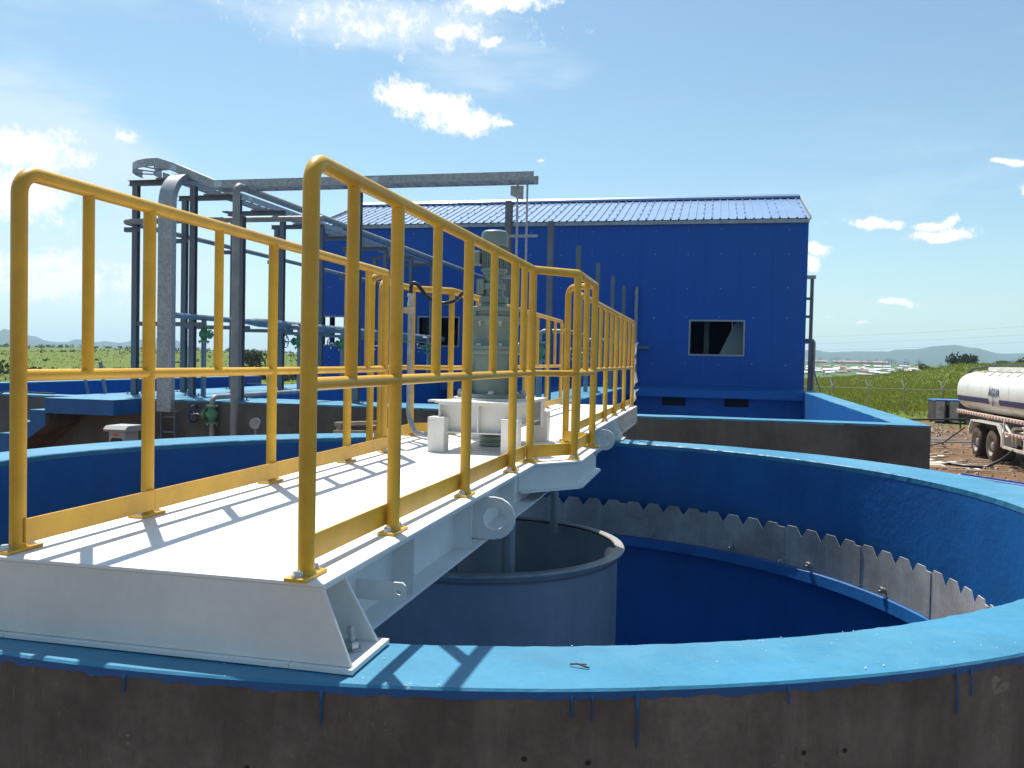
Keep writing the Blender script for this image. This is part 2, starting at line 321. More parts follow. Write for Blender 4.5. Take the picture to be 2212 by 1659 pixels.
# ------------------------------------------------------------------ mesh helpers
ORG = {}
class MB:
    def __init__(s): s.v = []; s.f = []
    def add(s, v, f):
        o = len(s.v); s.v += [tuple(p) for p in v]; s.f += [tuple(i+o for i in q) for q in f]; return s
    def box(s, x0, x1, y0, y1, z0, z1):
        return s.add([(x0, y0, z0), (x1, y0, z0), (x1, y1, z0), (x0, y1, z0), (x0, y0, z1), (x1, y0, z1), (x1, y1, z1), (x0, y1, z1)],
                     [(0, 3, 2, 1), (4, 5, 6, 7), (0, 1, 5, 4), (1, 2, 6, 5), (2, 3, 7, 6), (3, 0, 4, 7)])
    def bar(s, a, b, w, h, up=(0, 0, 1)):
        a, b = Vector(a), Vector(b); d = (b-a).normalized(); u = Vector(up)
        if abs(d.dot(u)) > 0.98: u = Vector((0, 1, 0))
        x = d.cross(u).normalized(); y = x.cross(d).normalized()
        p = []
        for q in (a, b):
            for i, j in ((-1, -1), (1, -1), (1, 1), (-1, 1)): p.append(q+x*(w/2*i)+y*(h/2*j))
        return s.add(p, [(0, 1, 2, 3), (7, 6, 5, 4), (0, 4, 5, 1), (1, 5, 6, 2), (2, 6, 7, 3), (3, 7, 4, 0)])
    def tube(s, a, b, r, n=14, r2=None, cap=True):
        a, b = Vector(a), Vector(b); d = (b-a).normalized(); r2 = r if r2 is None else r2
        x = d.orthogonal().normalized(); y = d.cross(x)
        p = [a+(x*cos(2*pi*i/n)+y*sin(2*pi*i/n))*r for i in range(n)]+[b+(x*cos(2*pi*i/n)+y*sin(2*pi*i/n))*r2 for i in range(n)]
        f = [(i, (i+1) % n, n+(i+1) % n, n+i) for i in range(n)]
        if cap: f += [tuple(reversed(range(n))), tuple(range(n, 2*n))]
        return s.add(p, f)
    def path(s, pts, r, n=14, cap=True):
        pts = [Vector(p) for p in pts]; m = len(pts)
        T = []
        for i in range(m):
            a = pts[max(0, i-1)]; b = pts[min(m-1, i+1)]
            t = (b-a); T.append(t.normalized())
        x = T[0].orthogonal().normalized(); V = []
        for i in range(m):
            x = (x-T[i]*x.dot(T[i])).normalized(); y = T[i].cross(x); k = 1.0
            if 0 < i < m-1:
                c = (pts[i]-pts[i-1]).normalized().dot(T[i]); k = 1/max(0.5, c)
            for j in range(n):
                a = 2*pi*j/n; V.append(pts[i]+(x*cos(a)+y*sin(a))*r*(1 if k < 1.02 else 1+(k-1)*0.5))
        F = [(i*n+j, i*n+(j+1) % n, (i+1)*n+(j+1) % n, (i+1)*n+j) for i in range(m-1) for j in range(n)]
        if cap: F += [tuple(reversed(range(n))), tuple(range((m-1)*n, m*n))]
        return s.add(V, F)
    def lathe(s, prof, c=(0, 0, 0), n=32, axis='Z', a0=0.0, a1=2*pi):
        full = abs(a1-a0-2*pi) < 1e-6; m = n if full else n+1; V = []
        for (r, z) in prof:
            for i in range(m):
                a = a0+(a1-a0)*i/n; p = (r*cos(a), r*sin(a), z)
                if axis == 'Y': p = (p[0], p[2], p[1])
                if axis == 'X': p = (p[2], p[0], p[1])
                V.append((p[0]+c[0], p[1]+c[1], p[2]+c[2]))
        F = []
        for k in range(len(prof)-1):
            for i in range(n):
                j = (i+1) % m
                F.append((k*m+i, k*m+j, (k+1)*m+j, (k+1)*m+i))
        return s.add(V, F)
    def prism(s, poly, axis, a, b):
        """polygon in the two other axes, extruded along axis from a to b"""
        def P(p, t): return {'X': (t, p[0], p[1]), 'Y': (p[0], t, p[1]), 'Z': (p[0], p[1], t)}[axis]
        n = len(poly); V = [P(p, a) for p in poly]+[P(p, b) for p in poly]
        return s.add(V, [tuple(range(n)), tuple(reversed(range(n, 2*n)))]+[(i, n+i, n+(i+1) % n, (i+1) % n) for i in range(n)])
    def holed(s, outer, hc, hr, axis, a, b):
        """plate with a round hole; outer has n points ordered by angle about the hole"""
        n = len(outer)
        def P(p, t): return {'X': (t, p[0], p[1]), 'Y': (p[0], t, p[1]), 'Z': (p[0], p[1], t)}[axis]
        ang = [atan2(p[1]-hc[1], p[0]-hc[0]) for p in outer]
        inner = [(hc[0]+hr*cos(t), hc[1]+hr*sin(t)) for t in ang]
        V = [P(p, a) for p in outer]+[P(p, a) for p in inner]+[P(p, b) for p in outer]+[P(p, b) for p in inner]
        F = []
        for i in range(n):
            j = (i+1) % n
            F += [(i, j, n+j, n+i), (2*n+i, 3*n+i, 3*n+j, 2*n+j), (i, 2*n+i, 2*n+j, j), (n+i, n+j, 3*n+j, 3*n+i)]
        return s.add(V, F)
    def mesh(s, name, m, off=(0, 0, 0), smooth=True, ang=35):
        me = bpy.data.meshes.new(name)
        ox, oy, oz = off
        me.from_pydata([(x-ox, y-oy, z-oz) for x, y, z in s.v], [], s.f)
        me.materials.append(MATS[m])
        if smooth:
            me.polygons.foreach_set('use_smooth', [True]*len(me.polygons)); me.set_sharp_from_angle(angle=radians(ang))
        me.update(); return me
    def build(s, name, m, parent=None, bevel=0.0, **k):
        off = ORG.get(parent.name, (0, 0, 0)) if parent else k.pop('off', (0, 0, 0))
        o = bpy.data.objects.new(name, s.mesh(name, m, off, **k)); COL.objects.link(o)
        if parent: o.parent = parent; ORG[o.name] = off
        else: o.location = off
        if bevel:
            bm = o.modifiers.new('bevel', 'BEVEL'); bm.width = bevel; bm.segments = 2; bm.limit_method = 'ANGLE'; bm.angle_limit = radians(40)
        return o
def tag(o, label=None, cat=None, group=None, kind=None):
    for k, v in (('label', label), ('category', cat), ('group', group), ('kind', kind)):
        if v: o[k] = v
    return o
def thing(name, label, cat, loc=(0, 0, 0), group=None):
    o = bpy.data.objects.new(name, None); COL.objects.link(o); o.location = loc; o.empty_display_size = 0.1
    ORG[o.name] = tuple(loc); return tag(o, label, cat, group)
def place(name, me, parent, loc, rot=(0, 0, 0), scale=(1, 1, 1)):
    """another piece with shared mesh data, loc in world coordinates (parents are never rotated unless said so)"""
    o = bpy.data.objects.new(name, me); COL.objects.link(o)
    off = ORG.get(parent.name, (0, 0, 0)); o.parent = parent
    o.location = (loc[0]-off[0], loc[1]-off[1], loc[2]-off[2]); o.rotation_euler = rot; o.scale = scale; ORG[o.name] = off
    return o
def copy_tree(o, parent=None, dx=(0, 0, 0)):
    c = o.copy(); COL.objects.link(c); c.parent = parent
    if parent is None: c.location = o.location+Vector(dx)
    for ch in list(o.children): copy_tree(ch, c)
    return c
def fillet(pts, rad, k=6):
    pts = [Vector(p) for p in pts]; out = [pts[0]]
    for i in range(1, len(pts)-1):
        a, b, c = pts[i-1], pts[i], pts[i+1]
        u = (a-b).normalized(); v = (c-b).normalized(); ang = u.angle(v)
        if ang > radians(178): out.append(b); continue
        t = min(rad/math.tan(ang/2), (a-b).length*0.49, (c-b).length*0.49); r = t*math.tan(ang/2)
        bis = (u+v).normalized(); cen = b+bis*(r/sin(ang/2)); p0 = b+u*t; p1 = b+v*t
        e0 = p0-cen; e1 = p1-cen; th = e0.angle(e1); ax = e0.cross(e1).normalized()
        for j in range(k+1): out.append(cen+Matrix.Rotation(th*j/k, 3, ax) @ e0)
    out.append(pts[-1]); return out
def nz(*a):
    """cheap smooth value noise for edges"""
    t = 0.0
    for k, (f, w) in enumerate(((1.0, .5), (2.3, .3), (5.1, .2))):
        t += w*sin(f*a[0]*3.1+k*1.7+sum((i+1)*2.3*x for i, x in enumerate(a[1:])))
    return t
bolt_mb = MB(); bolt_mb.lathe([(0.0, 0.013), (0.011, 0.013), (0.0125, 0.011), (0.0125, 0.0), (0, 0)], n=6); bolt_mb.lathe([(0.017, 0.0015), (0.017, -0.001)], n=12); bolt_mb.lathe([(0, 0.0015), (0.017, 0.0015)], n=12)
BOLT = bolt_mb.mesh('bolt', 'zinc')
nut_mb = MB(); nut_mb.lathe([(0, 0.0), (0.013, 0.0), (0.013, -0.014), (0.008, -0.014), (0.0075, -0.03), (0, -0.03)], n=6)
NUT = nut_mb.mesh('nut', 'zinc')

# ------------------------------------------------------------------ ground, hills
def lerp_table(t, x):
    if x <= t[0][0]: return t[0][1]
    for (a, va), (b, vb) in zip(t, t[1:]):
        if x <= b:
            k = (x-a)/(b-a); k = k*k*(3-2*k); return va+(vb-va)*k
    return t[-1][1]
def ground_z(x, y):
    """height of the land; x right, y ahead (along the bridge)"""
    D = math.hypot(x, y); az = math.degrees(atan2(x, y))          # from +Y, right positive
    right = 1/(1+exp(-(az+8)/3.0)) if az < 90 else 1/(1+exp((az-150)/5.0))
    crest = lerp_table([(0, -0.3), (5, 0.0), (9, 1.0), (12, 2.4), (14.5, 3.9), (22, 5.0), (60, 4)], az)
    zr = lerp_table([(0, 0), (55, 0), (110, 0.05+crest*0.25), (200, crest), (330, crest*0.3-5), (600, -12), (950, -8.0), (1250, -2.0), (1700, 8), (2400, 10), (9000, 0)], D)
    zl = lerp_table([(0, 0), (60, -0.2), (120, -0.1), (350, 2.2), (640, 4.3), (900, 1.0), (2400, 4), (9000, 0)], D)
    z = zl*(1-right)+zr*right
    if D > 70: z += min(1.0, (D-70)/300)*0.5*nz(x*0.008, y*0.009)
    return z
mb = MB(); rings = [0.0]; r = 3.0
while r < 9500:
    rings.append(r); r *= 1.075 if r < 2500 else 1.2
NA = 420
V = []; F = []
for r in rings:
    for i in range(NA):
        a = 2*pi*i/NA; x, y = r*sin(a), r*cos(a); V.append((x, y, ground_z(x, y)-0.0))
for k in range(len(rings)-1):
    for i in range(NA):
        j = (i+1) % NA; F.append((k*NA+i, k*NA+j, (k+1)*NA+j, (k+1)*NA+i))
# the round tank is sunk into the ground: the sheet is cut along the middle of its wall
hole = [math.hypot(x+1.46, y-5.22) < 3.32 for x, y, z in V]
for i, (x, y, z) in enumerate(V):
    if hole[i]:
        q = max(1e-6, math.hypot(x+1.46, y-5.22)); V[i] = (-1.46+(x+1.46)/q*3.32, 5.22+(y-5.22)/q*3.32, z)
F = [f for f in F if not all(hole[i] for i in f)]
mb.add(V, F); g = mb.build('ground', 'ground', ang=180); tag(g, 'bare reddish earth yard giving way to green grassland', kind='structure')

HILL = [(-43.4, 39), (-41.8, 27), (-41.0, 17), (-40.2, 15), (-39.4, 23), (-38.6, 17), (-37.9, 20), (-37.2, 17), (-36.3, 24), (-35.0, 28), (-34.2, 26), (-33.0, 13), (-31.8, 7), (-30, 3), (-20, 8), (-6, 16), (0, 24), (5, 30),
        (6.2, 33), (7, 29), (8.7, 31.6), (10.3, 32), (11.0, 36.5), (11.9, 37), (13.0, 44), (13.9, 46.6), (15.0, 41), (16.4, 31), (17.9, 32.5), (24, 26), (40, 30), (60, 18), (90, 26), (130, 20), (180, 30)]
def hill_h(az, R, table=HILL, k=1.0):
    if az < -43.4: base = 30+9*nz(az*0.09)
    else: base = lerp_table(table, az)
    return base/1880.0*R*k
mb = MB(); V = []; F = []; NB = 900; RR = [3600, 4000, 4300, 4600, 4900, 5200, 5600, 6200, 7000]
for k, R in enumerate(RR):
    for i in range(NB):
        a = -180+360*i/NB; prof = exp(-((R-4900)/620.0)**2)
        z = hill_h(a, R)*prof*(1+0.22*nz(a*0.45+k*0.6)*(1 if abs(R-4900) > 50 else 0)) + (0 if abs(R-4900) > 50 else 1.2*nz(a*1.9))
        if R == 4000: z += 30*max(0, nz(a*0.16, 1.0))
        if k in (0, len(RR)-1): z = -20
        V.append((R*sin(radians(a)), R*cos(radians(a)), z))
for k in range(len(RR)-1):
    for i in range(NB):
        j = (i+1) % NB; F.append((k*NB+i, k*NB+j, (k+1)*NB+j, (k+1)*NB+i))
mb.add(V, F); tag(mb.build('hills', 'hill', ang=180), 'hazy blue hills along the horizon', kind='structure')

# ------------------------------------------------------------------ round tank
TX, TY, RIN, ROUT, RIM = -1.46, 5.22, 3.13, 3.50, 2.235
tank = thing('round_tank', 'large round concrete tank with light blue rim and toothed weir inside', 'tank', (TX, TY, 0))
c0 = (TX, TY, 0)
# the cast wall is not a true circle: measured radius by angle (degrees), smooth in between
RI_T = [(-180, 3.26), (-130, 3.14), (-80, 3.11), (-48.4, 3.186), (-20, 3.22), (15, 3.16), (47, 3.09), (80, 3.10), (128, 3.04), (155, 3.11), (180, 3.26)]
RO_T = [(-180, 3.64), (-130, 3.45), (-90, 3.392), (-66, 3.442), (-45, 3.51), (-15, 3.58), (20, 3.60), (45, 3.56), (77, 3.43), (127, 3.46), (155, 3.60), (180, 3.64)]
def rad_at(a, T):
    d = math.degrees(a); d = (d+180) % 360-180
    i = 0
    while i < len(T)-2 and d > T[i+1][0]: i += 1
    p1, p2 = T[i], T[i+1]; p0 = T[i-1] if i else (T[-2][0]-360, T[-2][1]); p3 = T[i+2] if i+2 < len(T) else (T[1][0]+360, T[1][1])
    h = p2[0]-p1[0]; t = (d-p1[0])/h; m1 = (p2[1]-p0[1])/(p2[0]-p0[0])*h; m2 = (p3[1]-p1[1])/(p3[0]-p1[0])*h
    return (2*t**3-3*t*t+1)*p1[1]+(t**3-2*t*t+t)*m1+(3*t*t-2*t**3)*p2[1]+(t**3-t*t)*m2
def ring_wall(T, zs, n=240, dr=0.0):
    V = [(TX+(rad_at(2*pi*i/n, T)+dr)*cos(2*pi*i/n), TY+(rad_at(2*pi*i/n, T)+dr)*sin(2*pi*i/n), z) for z in zs for i in range(n)]
    return MB().add(V, [(k*n+i, k*n+(i+1) % n, (k+1)*n+(i+1) % n, (k+1)*n+i) for k in range(len(zs)-1) for i in range(n)])
ring_wall(RO_T, (-0.3, 0.6, 1.4, 2.229)).build('outer_wall', 'concrete', tank, ang=60)
mb = MB(); NS = 720; rows = []
for i in range(NS):
    a = 2*pi*i/NS; o = 0.0012*nz(a*41)+0.0008*random.uniform(-1, 1); q = 0.003*nz(a*37, 2)+0.002*random.uniform(-1, 1); t = 0.0008*nz(a*7, 1)
    lip = 0.010+0.010*max(0, nz(a*31, 3))+0.004*random.random(); Ro = rad_at(a, RO_T); Ri = rad_at(a, RI_T)
    pr = [(Ro+0.002, RIM-0.008-lip), (Ro+0.004+o*0.4, RIM-0.007), (Ro-0.002+o, RIM+t), (Ro-0.06, RIM+t+0.001), (Ri+0.07, RIM+t+0.001), (Ri+0.004+q, RIM+t), (Ri-0.003+q*0.5, RIM-0.007), (Ri-0.002, RIM-0.04)]
    rows.append([(TX+rr_*cos(a), TY+rr_*sin(a), zz) for rr_, zz in pr])
np_ = 8
mb.add([p for r_ in rows for p in r_], [(i*np_+k, ((i+1) % NS)*np_+k, ((i+1) % NS)*np_+k+1, i*np_+k+1) for i in range(NS) for k in range(np_-1)])
cop = mb.build('coping', 'blue_coping', tank, smooth=False)
# the paint runs a finger's width over the outer edge; its shade is painted as a darker blue
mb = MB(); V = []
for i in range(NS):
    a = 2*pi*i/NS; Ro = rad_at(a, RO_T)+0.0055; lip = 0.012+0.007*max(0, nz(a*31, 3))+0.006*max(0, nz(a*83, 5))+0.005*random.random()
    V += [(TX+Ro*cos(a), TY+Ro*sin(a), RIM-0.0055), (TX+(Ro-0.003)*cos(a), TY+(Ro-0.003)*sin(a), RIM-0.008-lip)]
mb.add(V, [(2*i, 2*((i+1) % NS), 2*((i+1) % NS)+1, 2*i+1) for i in range(NS)]); mb.build('shaded_paint_edge', 'blue_lining_shaded', tank, smooth=False)
# drips of paint that ran down the outside
drm = MB(); drm.add([(-0.007, 0, 0), (0.007, 0, 0), (0.0025, 0, -0.5), (0.0038, 0, -0.9), (0, 0.0, -1.0), (-0.0038, 0, -0.9), (-0.0025, 0, -0.5), (0, -0.004, -0.3), (0, -0.006, -0.88)],
    [(0, 7, 1), (0, 6, 7), (1, 7, 2), (6, 8, 7), (7, 8, 2), (2, 8, 3), (6, 5, 8), (5, 4, 8), (4, 3, 8)])
drm = drm.mesh('paint_drip', 'blue_lining_shaded')
for adeg, ln in ((-80, .09), (-70.2, .06), (-69.4, .07), (-67.6, .135), (-53.0, .12), (-52.2, .08), (-61.3, .045), (-46, .05), (-88.4, .05)):
    a = radians(adeg)
    Ro = rad_at(a, RO_T)+0.0045
    place('paint_drip', drm, cop, (TX+Ro*cos(a), TY+Ro*sin(a), RIM-0.012), (0, 0, a+pi/2), (random.uniform(.55, .9), 1, ln))
# form-tie scars in the concrete
th = MB(); th.lathe([(0.0, -0.004), (0.005, -0.004), (0.008, 0.001), (0.013, 0.0006), (0.020, 0.0012), (0.023, 0.0)], n=14, axis='Y'); th = th.mesh('tie_hole', 'concrete')
hol = MB(); hol.lathe([(0.0, 0.003), (0.006, 0.003)], n=10, axis='Y'); hol = hol.mesh('hole', 'dark')
for adeg, z in ((-72, 2.07), (-69.5, 2.06), (-60.5, 2.055), (-58.6, 2.05), (-47.5, 2.06), (-45.8, 2.045), (-68, 1.98), (-60.6, 1.985), (-83, 2.02), (-96, 2.03), (-36, 2.05), (-84.5, 1.9)):
    a = radians(adeg); Ro = rad_at(a, RO_T); p = (TX+Ro*cos(a), TY+Ro*sin(a), z)
    o = place('tie_hole', th, tank, p, (0, 0, a+pi/2+pi)); place('hole', hol, o, (0, 0, 0)).location = (0, 0, 0)
ring_wall(RI_T, (2.225, 1.8, 1.3, 0.6, -0.6, -2.2)).build('inner_wall', 'blue_lining_shaded', tank, ang=60)
MB().lathe([(3.4, -2.15), (1.5, -2.5), (0.0, -2.7)], c0, 90).build('tank_floor', 'blue_lining_shaded', tank, ang=60)
MB().lathe([(3.36, 1.376), (2.985, 1.376), (2.978, 1.37), (2.968, 1.29), (3.36, 1.27)], c0, 180).build('ledge', 'blue_lining_shaded', tank, ang=40)
# V-notch weir: 24 plates of four teeth each, bolted to brackets
RW = 3.0; NT = 4; NPL = 24; PITCHA = 2*pi/(NT*NPL)
wp = MB(); gap = 0.0008
pts = []
for k in range(NT):
    b0 = k*PITCHA
    pts += [(b0, 1.628), (b0+PITCHA*0.27, 1.70), (b0+PITCHA*0.73, 1.70)]
pts.append((NT*PITCHA, 1.628))
pts[0] = (gap, pts[0][1]); pts[-1] = (NT*PITCHA-gap, pts[-1][1])
V = []; n = len(pts)
for rr_ in (RW-0.004, RW+0.004):
    for a, z in pts: V.append((rr_*cos(a), rr_*sin(a), z))
    for a, z in pts: V.append((rr_*cos(a), rr_*sin(a), 1.378))
F = []
for i in range(n-1):
    F += [(i, n+i, n+i+1, i+1), (2*n+i, 2*n+i+1, 3*n+i+1, 3*n+i), (i, i+1, 2*n+i+1, 2*n+i)]
F += [(0, 2*n, 3*n, n), (n-1, 2*n-1, 4*n-1, 3*n-1)]
wp.add(V, F); WP = wp.mesh('weir_plate', 'weir_metal', smooth=False)
ws = MB(); ws.box(-0.005, 0.004, -0.028, 0.028, 0, 0.30); WS = ws.mesh('joint_strap', 'weir_metal', smooth=False)
wb = MB(); wb.tube((0, 0, 0), (-0.055, 0, -0.012), 0.011, 8); wb.tube((-0.02, 0, 0.0), (-0.035, 0, -0.004), 0.026, 8); WB = wb.mesh('weir_bolt', 'weir_metal')
for k in range(NPL):
    a = NT*PITCHA*k+0.03
    o = place('weir_plate', WP, tank, c0, (0, 0, a))
    s_ = bpy.data.objects.new('joint_strap', WS); COL.objects.link(s_); s_.parent = o; s_.location = ((RW-0.0045), 0, 1.380)
    for da in (0.62,):
        b_ = bpy.data.objects.new('weir_bolt', WB); COL.objects.link(b_); b_.parent = o
        t = NT*PITCHA*da; b_.location = ((RW-0.004)*cos(t), (RW-0.004)*sin(t), 1.43); b_.rotation_euler = (0, 0, t)

# feed well: steel drum hanging in the middle
fx, fy = -1.40, 5.30
fwell = thing('feed_well', 'open grey steel drum hanging under the bridge in the tank', 'drum', (fx, fy, -1.2))
MB().lathe([(0.865, -0.2), (0.865, 1.83), (0.855, 1.83), (0.855, -0.2), (0.865, -0.2)], (fx, fy, 0), 96).build('shell', 'well_steel', fwell)
MB().lathe([(0.866, 1.825), (0.902, 1.832), (0.908, 1.842), (0.902, 1.850), (0.852, 1.852), (0.848, 1.845), (0.854, 1.84)], (fx, fy, 0), 96).build('rim_flange', 'rim_grey', fwell, ang=30)
MB().lathe([(0.866, 1.79), (0.874, 1.79), (0.874, 1.80), (0.866, 1.80)], (fx, fy, 0), 96).build('weld_band', 'grey_steel', fwell)
for px_, py_ in ((-1.05, 4.62), (-1.75, 4.62), (-1.05, 6.0), (-1.75, 6.0)):
    MB().tube((px_, py_, 1.79), (px_, py_, 2.43), 0.028, 16).build('hanger_pipe', 'well_steel', fwell)
MB().tube((fx, fy, -2.6), (fx, fy, 2.43), 0.055, 20).build('drive_shaft', 'well_steel', fwell)
MB().lathe([(0.14, 0.4), (0.14, 2.0), (0.12, 2.02), (0.05, 2.02)], (fx, fy, 0), 32).build('shaft_sleeve', 'well_steel', fwell)

# ------------------------------------------------------------------ bridge
DZ = 2.45; XR, XL = -0.945, -1.835; YE = 10.90
bridge = thing('walkway_bridge', 'white steel bridge with tread plate deck laid across the round tank', 'bridge', (-1.39, 5.3, 2.24))
outl = [(-0.895, 1.928), (-0.895, 4.50), (-0.685, 4.74), (-0.685, 5.58), (-0.895, 5.82), (-0.895, YE), (-1.885, YE), (-1.885, 6.10), (-2.10, 5.88), (-2.10, 5.02), (-1.885, 4.78), (-1.885, 1.928)]
MB().prism(outl, 'Z', DZ-0.010, DZ).build('deck', 'white_deck', bridge, bevel=0.002, smooth=False)
for sgn, xo in ((1, -0.895), (-1, -1.885)):
    w0 = xo-sgn*0.085
    m_ = MB(); m_.box(min(w0, w0-sgn*0.01), max(w0, w0-sgn*0.01), 1.943, YE-0.01, 2.2475, 2.4395)
    m_.box(min(w0, xo-sgn*0.004), max(w0, xo-sgn*0.004), 1.943, YE-0.01, 2.2375, 2.2475)
    m_.box(min(w0, xo-sgn*0.006), max(w0, xo-sgn*0.006), 1.943, YE-0.01, 2.4295, 2.4395)
    m_.build('side_beam', 'white_steel', bridge, smooth=False)
    for yy in (2.62, 3.30, 4.06, 6.9, 7.7, 9.4, 10.2):
        m_ = MB(); m_.box(min(w0, xo-sgn*0.012), max(w0, xo-sgn*0.012), yy-0.004, yy+0.004, 2.2475, 2.4295)
        m_.build('stiffener', 'white_steel', bridge, smooth=False)
for yy in (2.5, 3.3, 4.1, 4.9, 5.7, 6.5, 7.3, 8.1, 9.0, 10.0):
    MB().box(-1.795, -0.985, yy-0.04, yy+0.04, 2.33, 2.4395).build('cross_joist', 'white_steel', bridge, smooth=False)
# feet: end plate, gussets, base plates, anchors
MB().prism([(-0.900, 2.4395), (-0.822, 2.2525), (-1.958, 2.2525), (-1.880, 2.4395)], 'Y', 1.930, 1.942).build('end_plate', 'white_steel', bridge, bevel=0.002, smooth=False)
MB().box(-1.89, -0.89, YE-0.012, YE-0.001, 2.25, 2.4395).build('end_plate', 'white_steel', bridge, smooth=False)
for yg in (2.135, 8.42, 8.66):
    for sgn in (1, -1):
        w0 = -0.98 if sgn == 1 else -1.80
        MB().prism([(w0, 2.4395), (w0+sgn*0.035, 2.4395), (w0+sgn*0.145, 2.252), (w0, 2.252)] if sgn == 1 else [(w0, 2.252), (w0-0.145, 2.252), (w0-0.035, 2.4395), (w0, 2.4395)], 'Y', yg-0.006, yg+0.006).build('gusset', 'white_steel', bridge, bevel=0.0015, smooth=False)
MB().box(-1.799, -0.981, 1.918, 2.165, 2.2385, 2.252).build('base_plate', 'white_steel', bridge, bevel=0.002, smooth=False)
for y0_, y1_ in ((1.918, 2.165), (8.38, 8.70)):
    for sgn in (1, -1):
        a_, b_ = (-0.98, -0.815) if sgn == 1 else (-1.965, -1.80)
        MB().box(a_, b_, y0_, y1_, 2.2385, 2.252).build('base_plate', 'white_steel', bridge, bevel=0.002, smooth=False)
        xb = (-0.875 if sgn == 1 else -1.905); yb = (y0_+y1_)/2+0.01
        m_ = MB(); m_.tube((xb, yb, 2.252), (xb, yb, 2.315), 0.0095, 10); m_.lathe([(0, 2.276), (0.019, 2.276), (0.019, 2.257), (0.028, 2.257), (0.028, 2.253)], (xb, yb, 0), 6); m_.lathe([(0, 2.318), (0.011, 2.312), (0.013, 2.300), (0.013, 2.296)], (xb, yb, 0), 10)
        m_.build('anchor_bolt', 'zinc', bridge)
# lifting lugs with their eye
def lug(x0, sgn, y, L_, zc, h, hr):
    cx_ = x0+sgn*(L_-h); o = []
    for i in range(10): t = -pi/2+pi*i/9; o.append((cx_+sgn*h*cos(t), zc+h*sin(t)))
    o += [(x0+sgn*(L_-h)*0.5, zc+h), (x0, zc+h), (x0, zc), (x0, zc-h), (x0+sgn*(L_-h)*0.5, zc-h)]
    return MB().holed(o, (cx_, zc), hr, 'Y', y-0.008, y+0.008).build('lifting_lug', 'white_steel', bridge, bevel=0.0015, smooth=False)
for yy in (3.50, 7.30):
    lug(-0.98, 1, yy, 0.205, 2.338, 0.088, 0.048); lug(-1.80, -1, yy, 0.205, 2.338, 0.088, 0.048)
o = [(-0.84, 2.302), (-0.832, 2.31), (-0.832, 2.33), (-0.832, 2.35), (-0.84, 2.358), (-0.90, 2.358), (-0.98, 2.358), (-0.98, 2.33), (-0.98, 2.302), (-0.90, 2.302)]
MB().holed(o, (-0.852, 2.33), 0.009, 'Y', 2.326, 2.334).build('earth_lug', 'white_steel', bridge, smooth=False)
# fascia and bottom flange of the widened part under the drive
for pl in ([(-0.98, 4.47), (-0.715, 4.755), (-0.715, 5.565), (-0.98, 5.85)], [(-1.80, 6.13), (-2.07, 5.865), (-2.07, 5.035), (-1.80, 4.75)]):
    for (ax, ay), (bx_, by_) in zip(pl, pl[1:]):
        MB().bar((ax, ay, 2.372), (bx_, by_, 2.372), 0.010, 0.135).build('fascia', 'white_steel', bridge, smooth=False)
        MB().bar((ax, ay, 2.301), (bx_, by_, 2.301), 0.075, 0.008).build('fascia_flange', 'white_steel', bridge, smooth=False)

